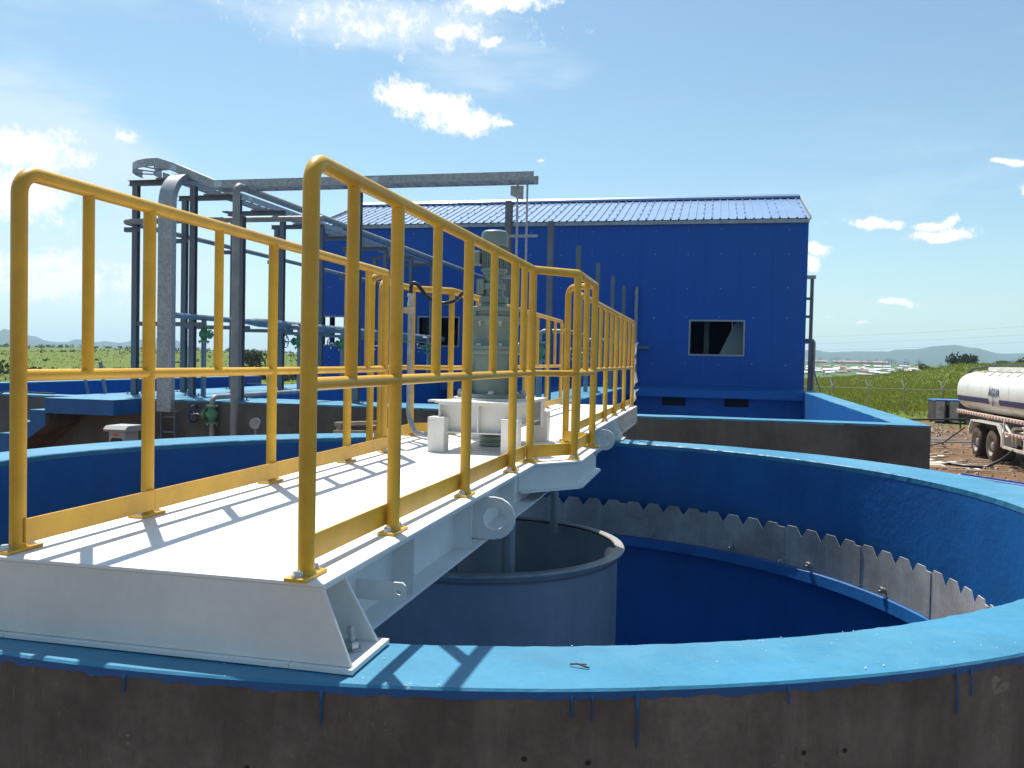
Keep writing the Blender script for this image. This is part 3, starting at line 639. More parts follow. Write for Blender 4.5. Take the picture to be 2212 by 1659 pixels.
def railing(label, pts, bal, mids_only=(), round_ends=(True, True), side=1, group='yellow guard rails along the bridge', skip_base=()):
    """pts: post positions (x, y) along the run; bal: (segment, fraction) of short uprights; side: +1 when the walkway is at -X of it"""
    rail = thing('guard_rail', label, 'guard rail', (pts[0][0], pts[0][1], DZ), group)
    ZT, ZM = 3.480, 2.928
    P = [Vector((x, y, ZT)) for x, y in pts]
    line = [P[0]]+[P[i] for i in range(1, len(P)-1) if (P[i]-P[i-1]).normalized().dot((P[i+1]-P[i]).normalized()) < 0.999]+[P[-1]]
    full = [Vector((line[0].x, line[0].y, DZ+0.006))]+line+[Vector((line[-1].x, line[-1].y, DZ+0.006))]
    fl = fillet(full[:3], 0.06, 8)[:-1]; fr_ = fillet(full[-3:], 0.06, 8)[1:]
    MB().path(fl+full[2:-2]+fr_ if len(line) > 2 else fillet(full, 0.06, 8), 0.0212, 18).build('top_rail', 'yellow_paint', rail, ang=50)
    for i in range(1, len(P)-1):
        MB().tube((P[i].x, P[i].y, DZ+0.006), (P[i].x, P[i].y, ZT-0.004), 0.0208, 18, cap=False).build('post', 'yellow_paint', rail)
    for a, b in zip(P, P[1:]):
        MB().tube((a.x, a.y, ZM), (b.x, b.y, ZM), 0.0168, 16, cap=False).build('mid_rail', 'yellow_paint', rail)
        d = (b-a).normalized(); n_ = Vector((-d.y, d.x, 0))*(0.026*side)
        e0 = (-0.024 if side == 1 else 0.004) if a is P[0] else -0.001; e1 = -0.024 if b is P[-1] else -0.001
        MB().bar((a.x+n_.x-d.x*e0, a.y+n_.y-d.y*e0, DZ+0.055), (b.x+n_.x+d.x*e1, b.y+n_.y+d.y*e1, DZ+0.055), 0.006, 0.066).build('toe_board', 'yellow_paint', rail, smooth=False)
    for sg, f in bal:
        a, b = P[sg], P[sg+1]; q = a.lerp(b, f)
        MB().tube((q.x, q.y, ZM), (q.x, q.y, ZT-0.004), 0.0172, 16, cap=False).build('baluster', 'yellow_paint', rail)
    for i, p in enumerate(P):
        j = min(i, len(P)-2); d = (P[j+1]-P[j]).normalized()
        bp = MB().bar((p.x-d.x*0.062, p.y-d.y*0.062, DZ+0.005), (p.x+d.x*0.062, p.y+d.y*0.062, DZ+0.005), 0.056, 0.009).build('base_plate', 'yellow_paint', rail, bevel=0.001, smooth=False)
        wl = MB().lathe([(0.029, DZ+0.0092), (0.0205, DZ+0.020)], (p.x, p.y, 0), 18).build('weld', 'yellow_paint', bp)
        for s_ in (-1, 1):
            q = (p.x+d.x*0.044*s_, p.y+d.y*0.044*s_)
            place('bolt', BOLT, bp, (q[0], q[1], DZ+0.011), (0, 0, random.random()))
            if q[1] > 1.99: place('nut', NUT, bp, (q[0], q[1], DZ-0.021), (0, 0, random.random()))
    return rail
railing('yellow guard rail nearest the camera, with rounded front post and stepped-out end', [(-0.967, 1.978), (-0.961, 2.565), (-0.951, 3.345), (-0.944, 4.145), (-0.94, 4.56), (-0.735, 4.79), (-0.735, 5.53), (-0.935, 5.70)],
        [(0, .43), (1, .5), (2, .5), (3, .5), (5, .5)], side=1)
railing('yellow guard rail run beyond the stepped-out section, with plastic wrap on its end', [(XR, 6.28), (XR, 7.12), (XR, 7.96), (XR, 8.80), (XR, 9.70), (XR, 10.72)],
        [(i, .5) for i in range(5)], side=1)
railing('yellow guard rail at the picture left, across the deck, with rounded front post', [(XL, 2.005), (XL, 2.565), (XL, 3.405), (XL, 4.20), (XL, 4.72), (-2.06, 5.06)],
        [(0, .48), (1, .5), (2, .5), (3, .5)], side=-1)
railing('yellow guard rail behind the drive unit, across the deck', [(-2.055, 5.22), (-2.055, 5.80), (XL, 6.02), (XL, 6.75), (XL, 7.62), (XL, 8.60), (XL, 9.80), (XL, 10.74)],
        [(0, .5), (2, .5), (3, .5), (4, .5), (5, .5), (6, .5)], side=-1)
# plastic wrap left on the far post
pm = MB()
for k in range(4):
    z = 2.50+0.19*k; a = random.uniform(-0.04, 0.05)
    pm.add([(XR+0.024, 10.70, z), (XR+0.05+a*0.6, 10.68, z+0.05), (XR+0.045, 10.67, z+0.12), (XR+0.075+a, 10.66, z+0.17), (XR+0.022, 10.70, z+0.16), (XR+0.023, 10.69, z+0.08)],
           [(0, 1, 2, 5), (5, 2, 3, 4)])
for v_ in ((XR+0.022, 10.70, 2.92),): pm.add([v_, (v_[0]+0.03, v_[1]-0.02, v_[2]-0.05), (v_[0]+0.05, v_[1]-0.01, v_[2]-0.16), (v_[0]+0.005, v_[1], v_[2]-0.2)], [(0, 1, 2, 3)])
wrapo = pm.build('plastic_wrap', 'plastic', off=(XR, 10.70, 2.5)); wm = wrapo.modifiers.new('thick', 'SOLIDIFY'); wm.thickness = 0.003
tag(wrapo, 'torn whitish plastic wrap hanging on the last rail post', 'plastic wrap')

# ------------------------------------------------------------------ drive unit
dx, dy = -1.35, 5.33
ped = thing('drive_pedestal', 'white welded steel stand under the green gear motor', 'stand', (dx, dy, DZ))
for sx in (-1, 1):
    for sy in (-1, 1):
        lx, ly = dx+(0.235 if sx > 0 else -0.205), dy+sy*0.455
        MB().box(lx-0.05, lx+0.05, ly-0.05, ly+0.05, DZ, 2.655).build('leg', 'white_steel', ped, bevel=0.003, smooth=False)
for sy in (-1, 1):                                   # deep I-beams across, between the legs
    yy = dy+sy*0.385
    m_ = MB(); m_.box(dx-0.21, dx+0.26, yy-0.06, yy+0.06, 2.560, 2.568); m_.box(dx-0.21, dx+0.26, yy-0.004, yy+0.004, 2.568, 2.725); m_.box(dx-0.21, dx+0.26, yy-0.06, yy+0.06, 2.725, 2.733)
    m_.build('cross_beam', 'white_steel', ped, bevel=0.001, smooth=False)
    for xx in (dx-0.205, dx+0.255, dx+0.03): MB().box(xx-0.004, xx+0.004, yy-0.058, yy+0.058, 2.5685, 2.7245).build('web_stiffener', 'white_steel', ped, smooth=False)
for sx in (-1, 1):
    xx = dx+(0.20 if sx > 0 else -0.16)
    m_ = MB(); m_.box(xx-0.05, xx+0.05, dy-0.32, dy+0.32, 2.600, 2.607); m_.box(xx-0.004, xx+0.004, dy-0.32, dy+0.32, 2.607, 2.725); m_.box(xx-0.05, xx+0.05, dy-0.32, dy+0.32, 2.725, 2.7335)
    m_.build('side_beam', 'white_steel', ped, bevel=0.001, smooth=False)
MB().prism([(dx-0.23, dy-0.45), (dx+0.27, dy-0.45), (dx+0.27, dy+0.45), (dx-0.23, dy+0.45), (dx-0.23, dy-0.22), (dx-0.31, dy-0.26), (dx-0.31, dy-0.34), (dx-0.23, dy-0.36)], 'Z', 2.734, 2.746).build('top_plate', 'white_steel', ped, smooth=False)
MB().lathe([(0.24, 2.7465), (0.24, 2.757), (0.15, 2.757)], (dx, dy, 0), 40).build('mounting_ring', 'white_steel', ped)

gm = thing('gear_motor', 'tall grey-green vertical gear motor standing in the middle of the bridge', 'gear motor', (dx, dy, 2.757))
cD = (dx, dy, 0); G = 'machine_green'
MB().lathe([(0, 2.757), (0.215, 2.757), (0.218, 2.760), (0.218, 2.780), (0.213, 2.784), (0.16, 2.786)], cD, 48).build('base_flange', G, gm)
MB().lathe([(0.160, 2.785), (0.158, 2.80), (0.150, 2.84), (0.147, 3.00), (0.150, 3.030)], cD, 48).build('lower_housing', G, gm)
MB().lathe([(0.150, 3.028), (0.182, 3.030), (0.186, 3.034), (0.186, 3.052), (0.182, 3.054), (0.182, 3.058), (0.186, 3.060), (0.186, 3.078), (0.18, 3.082), (0.145, 3.084)], cD, 48).build('middle_flange', G, gm)
MB().lathe([(0.150, 3.083), (0.142, 3.10), (0.135, 3.13), (0.134, 3.19), (0.142, 3.215), (0.150, 3.23)], cD, 48).build('upper_housing', G, gm)
MB().lathe([(0.15, 3.229), (0.168, 3.231), (0.170, 3.234), (0.170, 3.262), (0.164, 3.266), (0.152, 3.268), (0.152, 3.292), (0.164, 3.295), (0.170, 3.298), (0.170, 3.318), (0.165, 3.322), (0.08, 3.326)], cD, 48).build('ring_gear', G, gm)
for k in range(8):
    a = 2*pi*k/8+0.2; m_ = MB(); p = (dx+0.157*cos(a), dy+0.157*sin(a))
    m_.bar((p[0], p[1], 3.266), (p[0], p[1], 3.297), 0.03, 0.03); m_.build('spacer_block', G, gm, smooth=False)
    place('bolt', BOLT, gm, (dx+0.172*cos(a+.3), dy+0.172*sin(a+.3), 3.082)); place('nut', NUT, gm, (dx+0.158*cos(a+.3), dy+0.158*sin(a+.3), 3.231))
    place('bolt', BOLT, gm, (dx+0.196*cos(a), dy+0.196*sin(a), 2.786), scale=(1.5, 1.5, 1.5))
for k in range(4):
    a = 2*pi*k/4+pi/4+.15; m_ = MB(); q0 = Vector((dx+0.14*cos(a), dy+0.14*sin(a), 0)); q1 = Vector((dx+0.20*cos(a), dy+0.20*sin(a), 0))
    m_.add([(q0.x, q0.y, 2.786), (q1.x, q1.y, 2.786), (q0.x, q0.y, 3.02), (q0.x+0.008, q0.y+.008, 2.786), (q1.x+.008, q1.y+.008, 2.786), (q0.x+.008, q0.y+.008, 3.02)], [(0, 1, 2), (3, 5, 4), (0, 3, 4, 1), (1, 4, 5, 2), (2, 5, 3, 0)])
    m_.build('rib', G, gm, smooth=False)
MB().lathe([(0.085, 3.324), (0.082, 3.335), (0.082, 3.345), (0.092, 3.350), (0.092, 3.385), (0.088, 3.389), (0.070, 3.392), (0.062, 3.40), (0.060, 3.43)], cD, 36).build('input_flange', G, gm)
MB().lathe([(0.062, 3.43), (0.074, 3.432), (0.074, 3.470), (0.066, 3.474), (0.056, 3.48), (0.056, 3.520), (0.07, 3.523), (0.07, 3.545), (0.082, 3.548), (0.082, 3.562), (0.076, 3.566)], cD, 36).build('worm_housing', G, gm)
MB().box(dx-0.10, dx-0.05, dy-0.06, dy+0.04, 3.40, 3.50).build('side_box', G, gm, bevel=0.006, smooth=False)
MB().lathe([(0.0, 3.545), (0.07, 3.545), (0.07, 3.70), (0.0, 3.70)], cD, 24).build('motor_core', G, gm)
for k in range(30):
    a = 2*pi*k/30; m_ = MB(); m_.bar((dx+0.0745*cos(a), dy+0.0745*sin(a), 3.572), (dx+0.0745*cos(a), dy+0.0745*sin(a), 3.705), 0.004, 0.013, (cos(a), sin(a), 0)); m_.build('fin', G, gm, smooth=False)
MB().lathe([(0.083, 3.700), (0.085, 3.702), (0.085, 3.775), (0.080, 3.793), (0.066, 3.803), (0.0, 3.806)], cD, 36).build('fan_cowl', G, gm)
MB().box(dx-0.155, dx-0.083, dy-0.05, dy+0.05, 3.590, 3.675).build('terminal_box', G, gm, bevel=0.008, smooth=False)
MB().box(dx+0.05, dx+0.115, dy-0.02, dy+0.02, 3.505, 3.525).build('lifting_eye', G, gm, smooth=False)
MB().lathe([(0.068, 2.453), (0.078, 2.456), (0.078, 2.478), (0.07, 2.482), (0.07, 2.487), (0.078, 2.491), (0.078, 2.512), (0.06, 2.518), (0.055, 2.53), (0.055, 2.60), (0.07, 2.61), (0.07, 2.74)], cD, 32).build('coupling', G, gm)
MB().path(fillet([(dx-0.07, dy-0.07, 3.545), (dx-0.05, dy-0.09, 3.55), (dx-0.02, dy-0.10, 3.50), (dx+0.02, dy-0.09, 3.50)], 0.02), 0.0022, 6).build('earth_wire', 'valve_green', gm)

con = thing('cable_conduit', 'grey upright conduit with black hose looping to the motor', 'conduit', (-1.945, 5.45, DZ))
MB().path(fillet([(-1.58, 5.10, 2.515), (-1.86, 5.36, 2.505), (-1.945, 5.45, 2.60), (-1.945, 5.45, 3.36)], 0.10, 7), 0.0165, 14).build('conduit_pipe', 'galvanised', con)
MB().lathe([(0.0166, 3.33), (0.021, 3.332), (0.021, 3.36), (0.018, 3.362), (0.018, 3.395), (0.023, 3.397), (0.023, 3.418), (0.014, 3.42)], (-1.945, 5.45, 0), 16).build('gland', 'zinc', con)
MB().path(fillet([(-1.945, 5.45, 3.41), (-1.943, 5.45, 3.475), (-1.925, 5.45, 3.492), (-1.895, 5.45, 3.475), (-1.85, 5.448, 3.42), (-1.79, 5.445, 3.375), (-1.71, 5.44, 3.352), (-1.63, 5.42, 3.37), (-1.56, 5.40, 3.43), (-1.52, 5.37, 3.53), (-1.505, 5.35, 3.60), (-1.46, 5.34, 3.62)], 0.05, 4), 0.0125, 12).build('flexible_hose', 'black_rubber', con)
m_ = MB(); m_.box(-2.055, -1.92, 5.425, 5.433, 3.29, 3.325); m_.box(-1.975, -1.915, 5.423, 5.437, 3.286, 3.300); m_.box(-1.975, -1.915, 5.423, 5.437, 3.312, 3.328); m_.build('clamp', 'zinc', con, smooth=False)

# small things lying on the rim
def on_rim(adeg, f):
    a = radians(adeg); Ri, Ro = rad_at(a, RI_T), rad_at(a, RO_T); r_ = Ri+(Ro-Ri)*f; return TX+r_*cos(a), TY+r_*sin(a)
x, y = on_rim(-69.5, 0.55); tw = MB(); tw.path([(x-0.02, y+0.004, RIM+0.006), (x, y, RIM+0.010), (x+0.03, y-0.006, RIM+0.005)], 0.0025, 6); tw.path([(x, y, RIM+0.010), (x+0.022, y+0.008, RIM+0.008)], 0.0015, 5)
tag(tw.build('dry_twig', 'bark', off=(x, y, RIM)), 'short dry twig lying on the light blue rim', 'twig')
fl = MB(); random.seed(21)
for k in range(130):
    if k % 9 == 0: ca_, cf_ = random.uniform(-98, -22), random.uniform(0.1, 0.9)
    x, y = on_rim(ca_+random.gauss(0, 1.6), min(0.97, max(0.03, cf_+random.gauss(0, 0.14)))); s_ = random.choice((0.0007, 0.0009, 0.0012, 0.0026))*random.uniform(.6, 1.2); a0 = random.random()*6
    fl.add([(x+s_*cos(a0+2*pi*i/5)*random.uniform(.6, 1.3), y+s_*sin(a0+2*pi*i/5)*random.uniform(.6, 1.3), RIM+0.0035) for i in range(5)]+[(x, y, RIM+0.0035+s_*0.5)], [(i, (i+1) % 5, 5) for i in range(5)])
tag(fl.build('paint_crumbs', 'rag_white', smooth=False), 'white crumbs and chips scattered on the rim', kind='stuff')

# ------------------------------------------------------------------ rectangular basins behind the tank
BZ = 2.23; BY0 = 12.50
basin = thing('concrete_basin', 'long rectangular concrete basin with light blue coping in front of the blue building', 'basin', (-4.0, 12.5, 0))
def slab_cap(name, poly, z, lip=0.03, jit=0.006, step=0.25, m='blue_coping', t=0.012):
    """painted top of a wall: a subdivided edge with small unevenness, and a lip that runs over the side"""
    P = []
    n = len(poly)
    for i in range(n):
        a = Vector((*poly[i], 0)); b = Vector((*poly[(i+1) % n], 0)); L_ = (b-a).length; k = max(1, int(L_/step)); d = (b-a).normalized(); nn = Vector((d.y, -d.x, 0))
        for j in range(k):
            q = a.lerp(b, j/k); e = random.uniform(-jit, jit) if j else 0
            P.append(((q+nn*(0.004+e)).x, (q+nn*(0.004+e)).y))
    n = len(P); V = [(x, y, z+random.uniform(-0.002, 0.002)) for x, y in P]+[(x, y, z-lip*random.uniform(0.55, 1.3)) for x, y in P]
    mb = MB(); mb.add(V, [tuple(range(n))]+[(i, n+i, n+(i+1) % n, (i+1) % n) for i in range(n)])
    return mb.build(name, m, basin, smooth=False)
WX0, WX1 = 2.46, 2.62           # inner face of the right wall, near and far
MB().box(-16.0, 2.86, BY0, 12.93, -0.3, BZ-0.008).build('near_wall', 'concrete_grey', basin, smooth=False)
MB().add([(WX0, 12.94, 0), (WX1, 28, 0), (WX1+.44, 28, 0), (2.86, 12.94, 0), (WX0, 12.94, BZ-.008), (WX1, 28, BZ-.008), (WX1+.44, 28, BZ-.008), (2.86, 12.94, BZ-.008)],
         [(0, 1, 2, 3), (4, 7, 6, 5), (0, 4, 5, 1), (2, 6, 7, 3), (0, 3, 7, 4), (1, 5, 6, 2)]).build('right_wall', 'concrete_grey', basin, smooth=False)
MB().add([(WX0-.006, 12.94, 0.3), (WX1-.006, 27.9, 0.3), (WX1-.006, 27.9, BZ-.01), (WX0-.006, 12.94, BZ-.01)], [(0, 1, 2, 3)]).build('wall_lining', 'blue_lining_shaded', basin, smooth=False)
MB().add([(-15.5, 12.936, 0.3), (WX0, 12.936, 0.3), (WX0, 12.936, BZ-.01), (-15.5, 12.936, BZ-.01)], [(0, 1, 2, 3)]).build('wall_lining', 'blue_lining_shaded', basin, smooth=False)
MB().box(-16.0, -15.5, 12.94, 28.0, 0, BZ-0.008).build('left_wall', 'blue_lining_shaded', basin, smooth=False)
MB().box(-15.5, WX1, 12.94, 28.3, 0.2, 0.3).build('basin_floor', 'blue_lining_shaded', basin, smooth=False)
# walkways on top: along the near wall, under the rack, the divider, and the shelf below the building
MB().box(-10.6, -2.5, 12.94, 13.72, 1.95, BZ-0.008).build('near_walkway', 'blue_lining_shaded', basin, smooth=False)
MB().box(-10.6, -8.38, 13.72, 27.7, 0.3, BZ-0.008).build('rack_walkway', 'blue_lining_shaded', basin, smooth=False)
MB().box(-3.7, -2.52, 13.72, 26.3, 0.3, BZ-0.008).build('divider_walkway', 'blue_lining_shaded', basin, smooth=False)
MB().prism([(26.3, 1.98), (26.3, 2.205), (28.02, 2.28), (28.02, 1.98)], 'X', -8.37, WX1+0.12).build('shelf', 'blue_lining_shaded', basin, smooth=False)
MB().box(-15.5, WX1, 26.8, 26.95, 0.3, 1.98).build('far_wall', 'blue_lining_shaded', basin, smooth=False)
slab_cap('coping', [(-16.0, 12.93), (-16.0, BY0), (-10.62, BY0), (-10.62, 12.93)], BZ)
slab_cap('coping', [(-10.6, 13.72), (-10.6, BY0), (-2.5, BY0), (-2.5, 13.72)], BZ+0.002)
slab_cap('coping', [(-2.49, 12.94), (-2.49, BY0), (2.86, BY0), (2.86, 12.94)], BZ)
slab_cap('coping', [(WX0, 12.945), (2.862, 12.945), (WX1+.441, 28.0), (WX1, 28.0)], BZ)
slab_cap('coping', [(-10.6, 27.7), (-10.6, 13.725), (-8.38, 13.725), (-8.38, 27.7)], BZ)
slab_cap('coping', [(-3.7, 26.3), (-3.7, 13.725), (-2.52, 13.725), (-2.52, 26.3)], BZ)
slab_cap('coping', [(-16.0, 28.0), (-16.0, 12.94), (-15.5, 12.94), (-15.5, 28.0)], BZ)
for (a_, b_, z0_, z1_) in ((-1.45, -0.75, 1.70, 1.95), (0.40, 1.10, 1.71, 1.97), (-6.2, -5.5, 1.70, 1.95), (-4.6, -3.9, 1.70, 1.95)):
    v_ = MB().box(a_, b_, 26.794, 26.802, z0_, z1_).build('vent_opening', 'dark', basin, smooth=False)
    for k in range(1, 4):
        MB().box(a_+(b_-a_)*k/4-0.008, a_+(b_-a_)*k/4+0.008, 26.786, 26.796, z0_, z1_).build('vent_bar', 'dark', v_, smooth=False)

# stairs up to the walkway
st = thing('concrete_stairs', 'blue painted concrete stairs and landing against the basin wall', 'stairs', (-9.6, 12.1, 0))
MB().prism([(-10.22, 2.235), (-8.98, 2.235), (-8.98, 2.0), (-10.22, 2.0)], 'Y', 11.70, BY0-0.004).build('landing', 'blue_lining_shaded', st, smooth=False)
RISE, RUN = 0.197, 0.285
mb = MB(); x_ = -10.225; z_ = 2.233-RISE
def soffit(x): return max(0.0, 2.0-0.005-max(0.0, (-9.95-x))*RISE/RUN)
for k in range(9):
    xa, xb = x_-RUN, x_; mb.add([(xa, 11.72, soffit(xa)), (xb, 11.72, soffit(xb)), (xb, BY0-0.01, soffit(xb)), (xa, BY0-0.01, soffit(xa)), (xa, 11.72, z_), (xb, 11.72, z_), (xb, BY0-0.01, z_), (xa, BY0-0.01, z_)],
        [(0, 3, 2, 1), (4, 5, 6, 7), (0, 1, 5, 4), (1, 2, 6, 5), (2, 3, 7, 6), (3, 0, 4, 7)]); x_ -= RUN; z_ -= RISE
mb.build('flight', 'blue_lining_shaded', st, smooth=False)
xe = -10.225-9*RUN                                            # bare concrete underside of the flight
MB().add([(-10.222, 11.722, soffit(-10.222)-0.004), (xe, 11.722, soffit(xe)-0.004), (xe, BY0-0.012, soffit(xe)-0.004), (-10.222, BY0-0.012, soffit(-10.222)-0.004), (-10.221, 11.722, 1.999), (-10.221, BY0-0.012, 1.999)], [(0, 1, 2, 3), (0, 3, 5, 4)]).build('soffit', 'concrete', st, smooth=False)
x_ = -10.225; z_ = 2.233-RISE
for k in range(9):
    m_ = MB(); m_.box(x_-RUN-0.008, x_-0.002, 11.71, BY0-0.012, z_-0.004, z_+0.008); m_.build('tread', 'blue_coping', st, smooth=False); x_ -= RUN; z_ -= RISE
MB().box(-10.23, -8.972, 11.692, BY0-0.006, 2.233, 2.241).build('landing_top', 'blue_coping', st, smooth=False)

# ------------------------------------------------------------------ blue clad building
BX0, BX1, BYF, BYR = -13.40, 2.77, 28.0, 35.6
EAVE = 7.46; RIDGE_Y, RIDGE_Z = 31.8, 8.80
bld = thing('clad_building', 'blue metal-clad industrial building with a pitched ribbed roof', 'building', (-5.3, 31.8, 0))
WINS = [(-13.25, -12.10, 3.36, 4.34), (-9.70, -8.28, 3.40, 4.36), (-0.70, 0.94, 3.27, 4.33)]
def clad(yf, out, wins, name='cladding_panel'):
    xs = [BX0+(BX1-BX0)*i/16 for i in range(17)]
    for i in range(16):
        x0_, x1_ = xs[i]+0.002, xs[i+1]-0.002
        cuts = sorted({x0_, x1_}|{w for q in wins for w in q[:2] if x0_ < w < x1_})
        for a_, b_ in zip(cuts, cuts[1:]):
            seg = [(2.26, EAVE)]
            for (wa, wb_, za, zb) in wins:
                if a_ >= wa-1e-6 and b_ <= wb_+1e-6: seg = [(2.26, za), (zb, EAVE)]
            for z0_, z1_ in seg:
                m_ = MB(); m_.box(a_, b_, min(yf, yf+0.05*out), max(yf, yf+0.05*out), z0_, z1_)
                k = max(1, int((b_-a_)/0.17))
                for j in range(k):                       # shallow pressed ribs
                    xc = a_+(b_-a_)*(j+0.5)/k; m_.add([(xc-0.035, yf, z0_+.002), (xc-0.02, yf-0.0025*out, z0_+.002), (xc+0.02, yf-0.0025*out, z0_+.002), (xc+0.035, yf, z0_+.002), (xc-0.035, yf, z1_-.002), (xc-0.02, yf-0.0025*out, z1_-.002), (xc+0.02, yf-0.0025*out, z1_-.002), (xc+0.035, yf, z1_-.002)], [(0, 1, 5, 4), (1, 2, 6, 5), (2, 3, 7, 6)])
                m_.build(name, 'clad_blue', bld, smooth=False)
clad(BYF, 1, WINS)
RW_ = [(-9.0, -7.4, 3.2, 4.5)]
clad(BYR, -1, RW_)
for xg, s_ in ((BX0, 1), (BX1, -1)):
    xa, xb_ = min(xg, xg+s_*0.05), max(xg, xg+s_*0.05)
    if s_ == -1: MB().prism([(BYF+0.052, 2.26), (BYR-0.052, 2.26), (BYR-0.052, EAVE), (RIDGE_Y, RIDGE_Z-0.08), (BYF+0.052, EAVE)], 'X', xa, xb_).build('gable_wall', 'clad_blue', bld, smooth=False)
    else:                                                    # this end has a doorway-like opening through which the sky shows
        MB().prism([(BYF+0.052, EAVE), (BYF+0.052, 4.45), (BYR-0.052, 4.45), (BYR-0.052, EAVE), (RIDGE_Y, RIDGE_Z-0.08)], 'X', xa, xb_).build('gable_wall', 'clad_blue', bld, smooth=False)
        for ya_, yb_, zb_ in ((BYF+0.052, 28.55, 4.449), (29.0, 29.35, 4.449), (30.6, BYR-0.052, 4.449)): MB().box(xa, xb_, ya_, yb_, 2.26, zb_).build('gable_wall', 'clad_blue', bld, smooth=False)
        for ya_, yb_ in ((28.55, 29.0), (29.35, 30.6)): MB().box(xa, xb_, ya_, yb_, 2.26, 2.7).build('gable_wall', 'clad_blue', bld, smooth=False)
MB().box(BX0+.06, BX1-.06, BYF+0.06, BYR-.06, 2.1, 2.27).build('inner_floor', 'concrete_grey', bld, smooth=False)
MB().box(BX0+0.02, BX1-0.02, BYF+0.12, BYF+0.16, 0, 2.25).build('plinth', 'blue_lining_shaded', bld, smooth=False)
scr = MB(); scr.lathe([(0.0, -0.012), (0.014, -0.010), (0.020, 0.0)], n=8, axis='Y'); SCR = scr.mesh('screw', 'trim_grey')
for zr in (7.18, 6.42, 5.35, 4.42, 2.98):
    for i in range(16):
        place('screw', SCR, bld, (BX0+(BX1-BX0)*(i+0.45)/16, BYF-0.006, zr+random.uniform(-.03, .03)))
for (wa, wb_, za, zb) in WINS:
    fr = MB()
    for q in ((wa-0.035, wa+0.015, za-0.035, zb+0.035), (wb_-0.015, wb_+0.035, za-0.035, zb+0.035)): fr.box(q[0], q[1], BYF-0.02, BYF+0.07, q[2], q[3])
    for q in ((za-0.035, za+0.015), (zb-0.015, zb+0.035)): fr.box(wa+0.0155, wb_-0.0155, BYF-0.019, BYF+0.069, q[0], q[1])
    fr.build('window_frame', 'frame_alu', bld, smooth=False)
for xg in (-10.0, -6.6, -3.3, -0.2):
    for yy in (29.6, 33.8): MB().box(xg-0.08, xg+0.08, yy-0.08, yy+0.08, 2.28, 7.9).build('inner_column', 'grey_steel', bld, smooth=False)
# slanted light grey panel seen through the nearest opening
MB().prism([(0.08, 3.0), (1.9, 3.0), (1.9, 6.9)], 'Y', 29.0, 29.06).build('slanted_panel', 'inner_grey', bld, smooth=False)
# roof sheets with ribs, ridge cap, eave trim
def roof_sheet(front=True):
    m_ = MB(); W_ = 1.028; prof = [(0.0, 0.0)]
    for k in range(4):
        c_ = 0.128+0.257*k; prof += [(c_-0.035, 0.0), (c_-0.016, 0.034), (c_+0.016, 0.034), (c_+0.035, 0.0)]
    prof.append((W_, 0.0)); ya, za = (BYF-0.12, EAVE+0.02); yb, zb = (RIDGE_Y, RIDGE_Z); n = len(prof)
    if not front: ya = 2*RIDGE_Y-ya
    V = [(x, ya, za+h) for x, h in prof]+[(x, yb, zb+h) for x, h in prof]
    m_.add(V, [(i, i+1, n+i+1, n+i) for i in range(n-1)])
    for k in range(2):                                    # screw caps along two ribs
        c_ = 0.128+0.257*(3*k)
        for t in (0.03, 0.22, 0.43, 0.64, 0.85):
            y_ = ya+(yb-ya)*t; z_ = za+(zb-za)*t+0.034; m_.box(c_-0.022, c_+0.022, y_-0.03, y_+0.03, z_-0.01, z_+0.018)
    me = m_.mesh('roof_sheet', 'roof_blue', smooth=False); return me
RS, RB = roof_sheet(True), roof_sheet(False)
for i in range(16):
    for me in (RS, RB): place('roof_sheet', me, bld, (BX0-0.03+1.0140*i, 0, 0), scale=(0.985, 1, 1))
for i in range(16):
    x0_ = BX0-0.02+1.0130*i
    MB().box(x0_, x0_+1.006, BYF-0.09, BYF-0.004, EAVE-0.11, EAVE+0.005).build('eave_trim', 'trim_grey', bld, smooth=False)
for i in range(8):
    x0_ = BX0-0.03+2.028*i
    MB().prism([(RIDGE_Y-0.22, RIDGE_Z-0.02), (RIDGE_Y-0.20, RIDGE_Z+0.05), (RIDGE_Y-0.10, RIDGE_Z+0.13), (RIDGE_Y, RIDGE_Z+0.155), (RIDGE_Y+0.10, RIDGE_Z+0.13), (RIDGE_Y+0.20, RIDGE_Z+0.05), (RIDGE_Y+0.22, RIDGE_Z-0.02)], 'X', x0_, x0_+2.022).build('ridge_cap', 'roof_blue', bld, smooth=False)
for sgn, xg in ((-1, BX0-0.045), (1, BX1+0.045)):
    m_ = MB(); m_.bar((xg, BYF-0.12, EAVE+0.03), (xg, RIDGE_Y, RIDGE_Z+0.03), 0.02, 0.14); m_.bar((xg, 2*RIDGE_Y-BYF+0.12, EAVE+0.03), (xg, RIDGE_Y, RIDGE_Z+0.03), 0.02, 0.14); m_.build('verge_trim', 'trim_grey', bld, smooth=False)

# duct post and vent pipe at the corner of the building
dp = thing('duct_post', 'grey steel duct post with short brackets beside the building corner', 'post', (2.97, 28.6, 2.2))
MB().box(2.93, 3.03, 28.55, 28.65, 2.2, 5.70).build('upright', 'grey_steel', dp, smooth=False)
MB().box(2.80, 3.08, 28.50, 28.70, 5.70, 5.80).build('cap', 'galvanised', dp, smooth=False)
for zb in (5.08, 4.52, 3.72): MB().box(2.772, 2.94, 28.57, 28.63, zb-0.04, zb+0.04).build('bracket', 'grey_steel', dp, smooth=False)
MB().bar((3.05, 28.5, 3.0), (3.35, 28.3, 2.0), 0.03, 0.03).build('brace', 'pipe_blue', dp, smooth=False)
vp = MB(); vp.path(fillet([(3.12, 28.95, 0.0), (3.12, 28.95, 3.72), (3.12, 29.4, 3.80), (2.9, 29.6, 3.80)], 0.12), 0.06, 14)
tag(vp.build('vent_pipe', 'pipe_grey', off=(3.12, 28.95, 0)), 'thick grey vent pipe with rounded top behind the duct post', 'pipe')
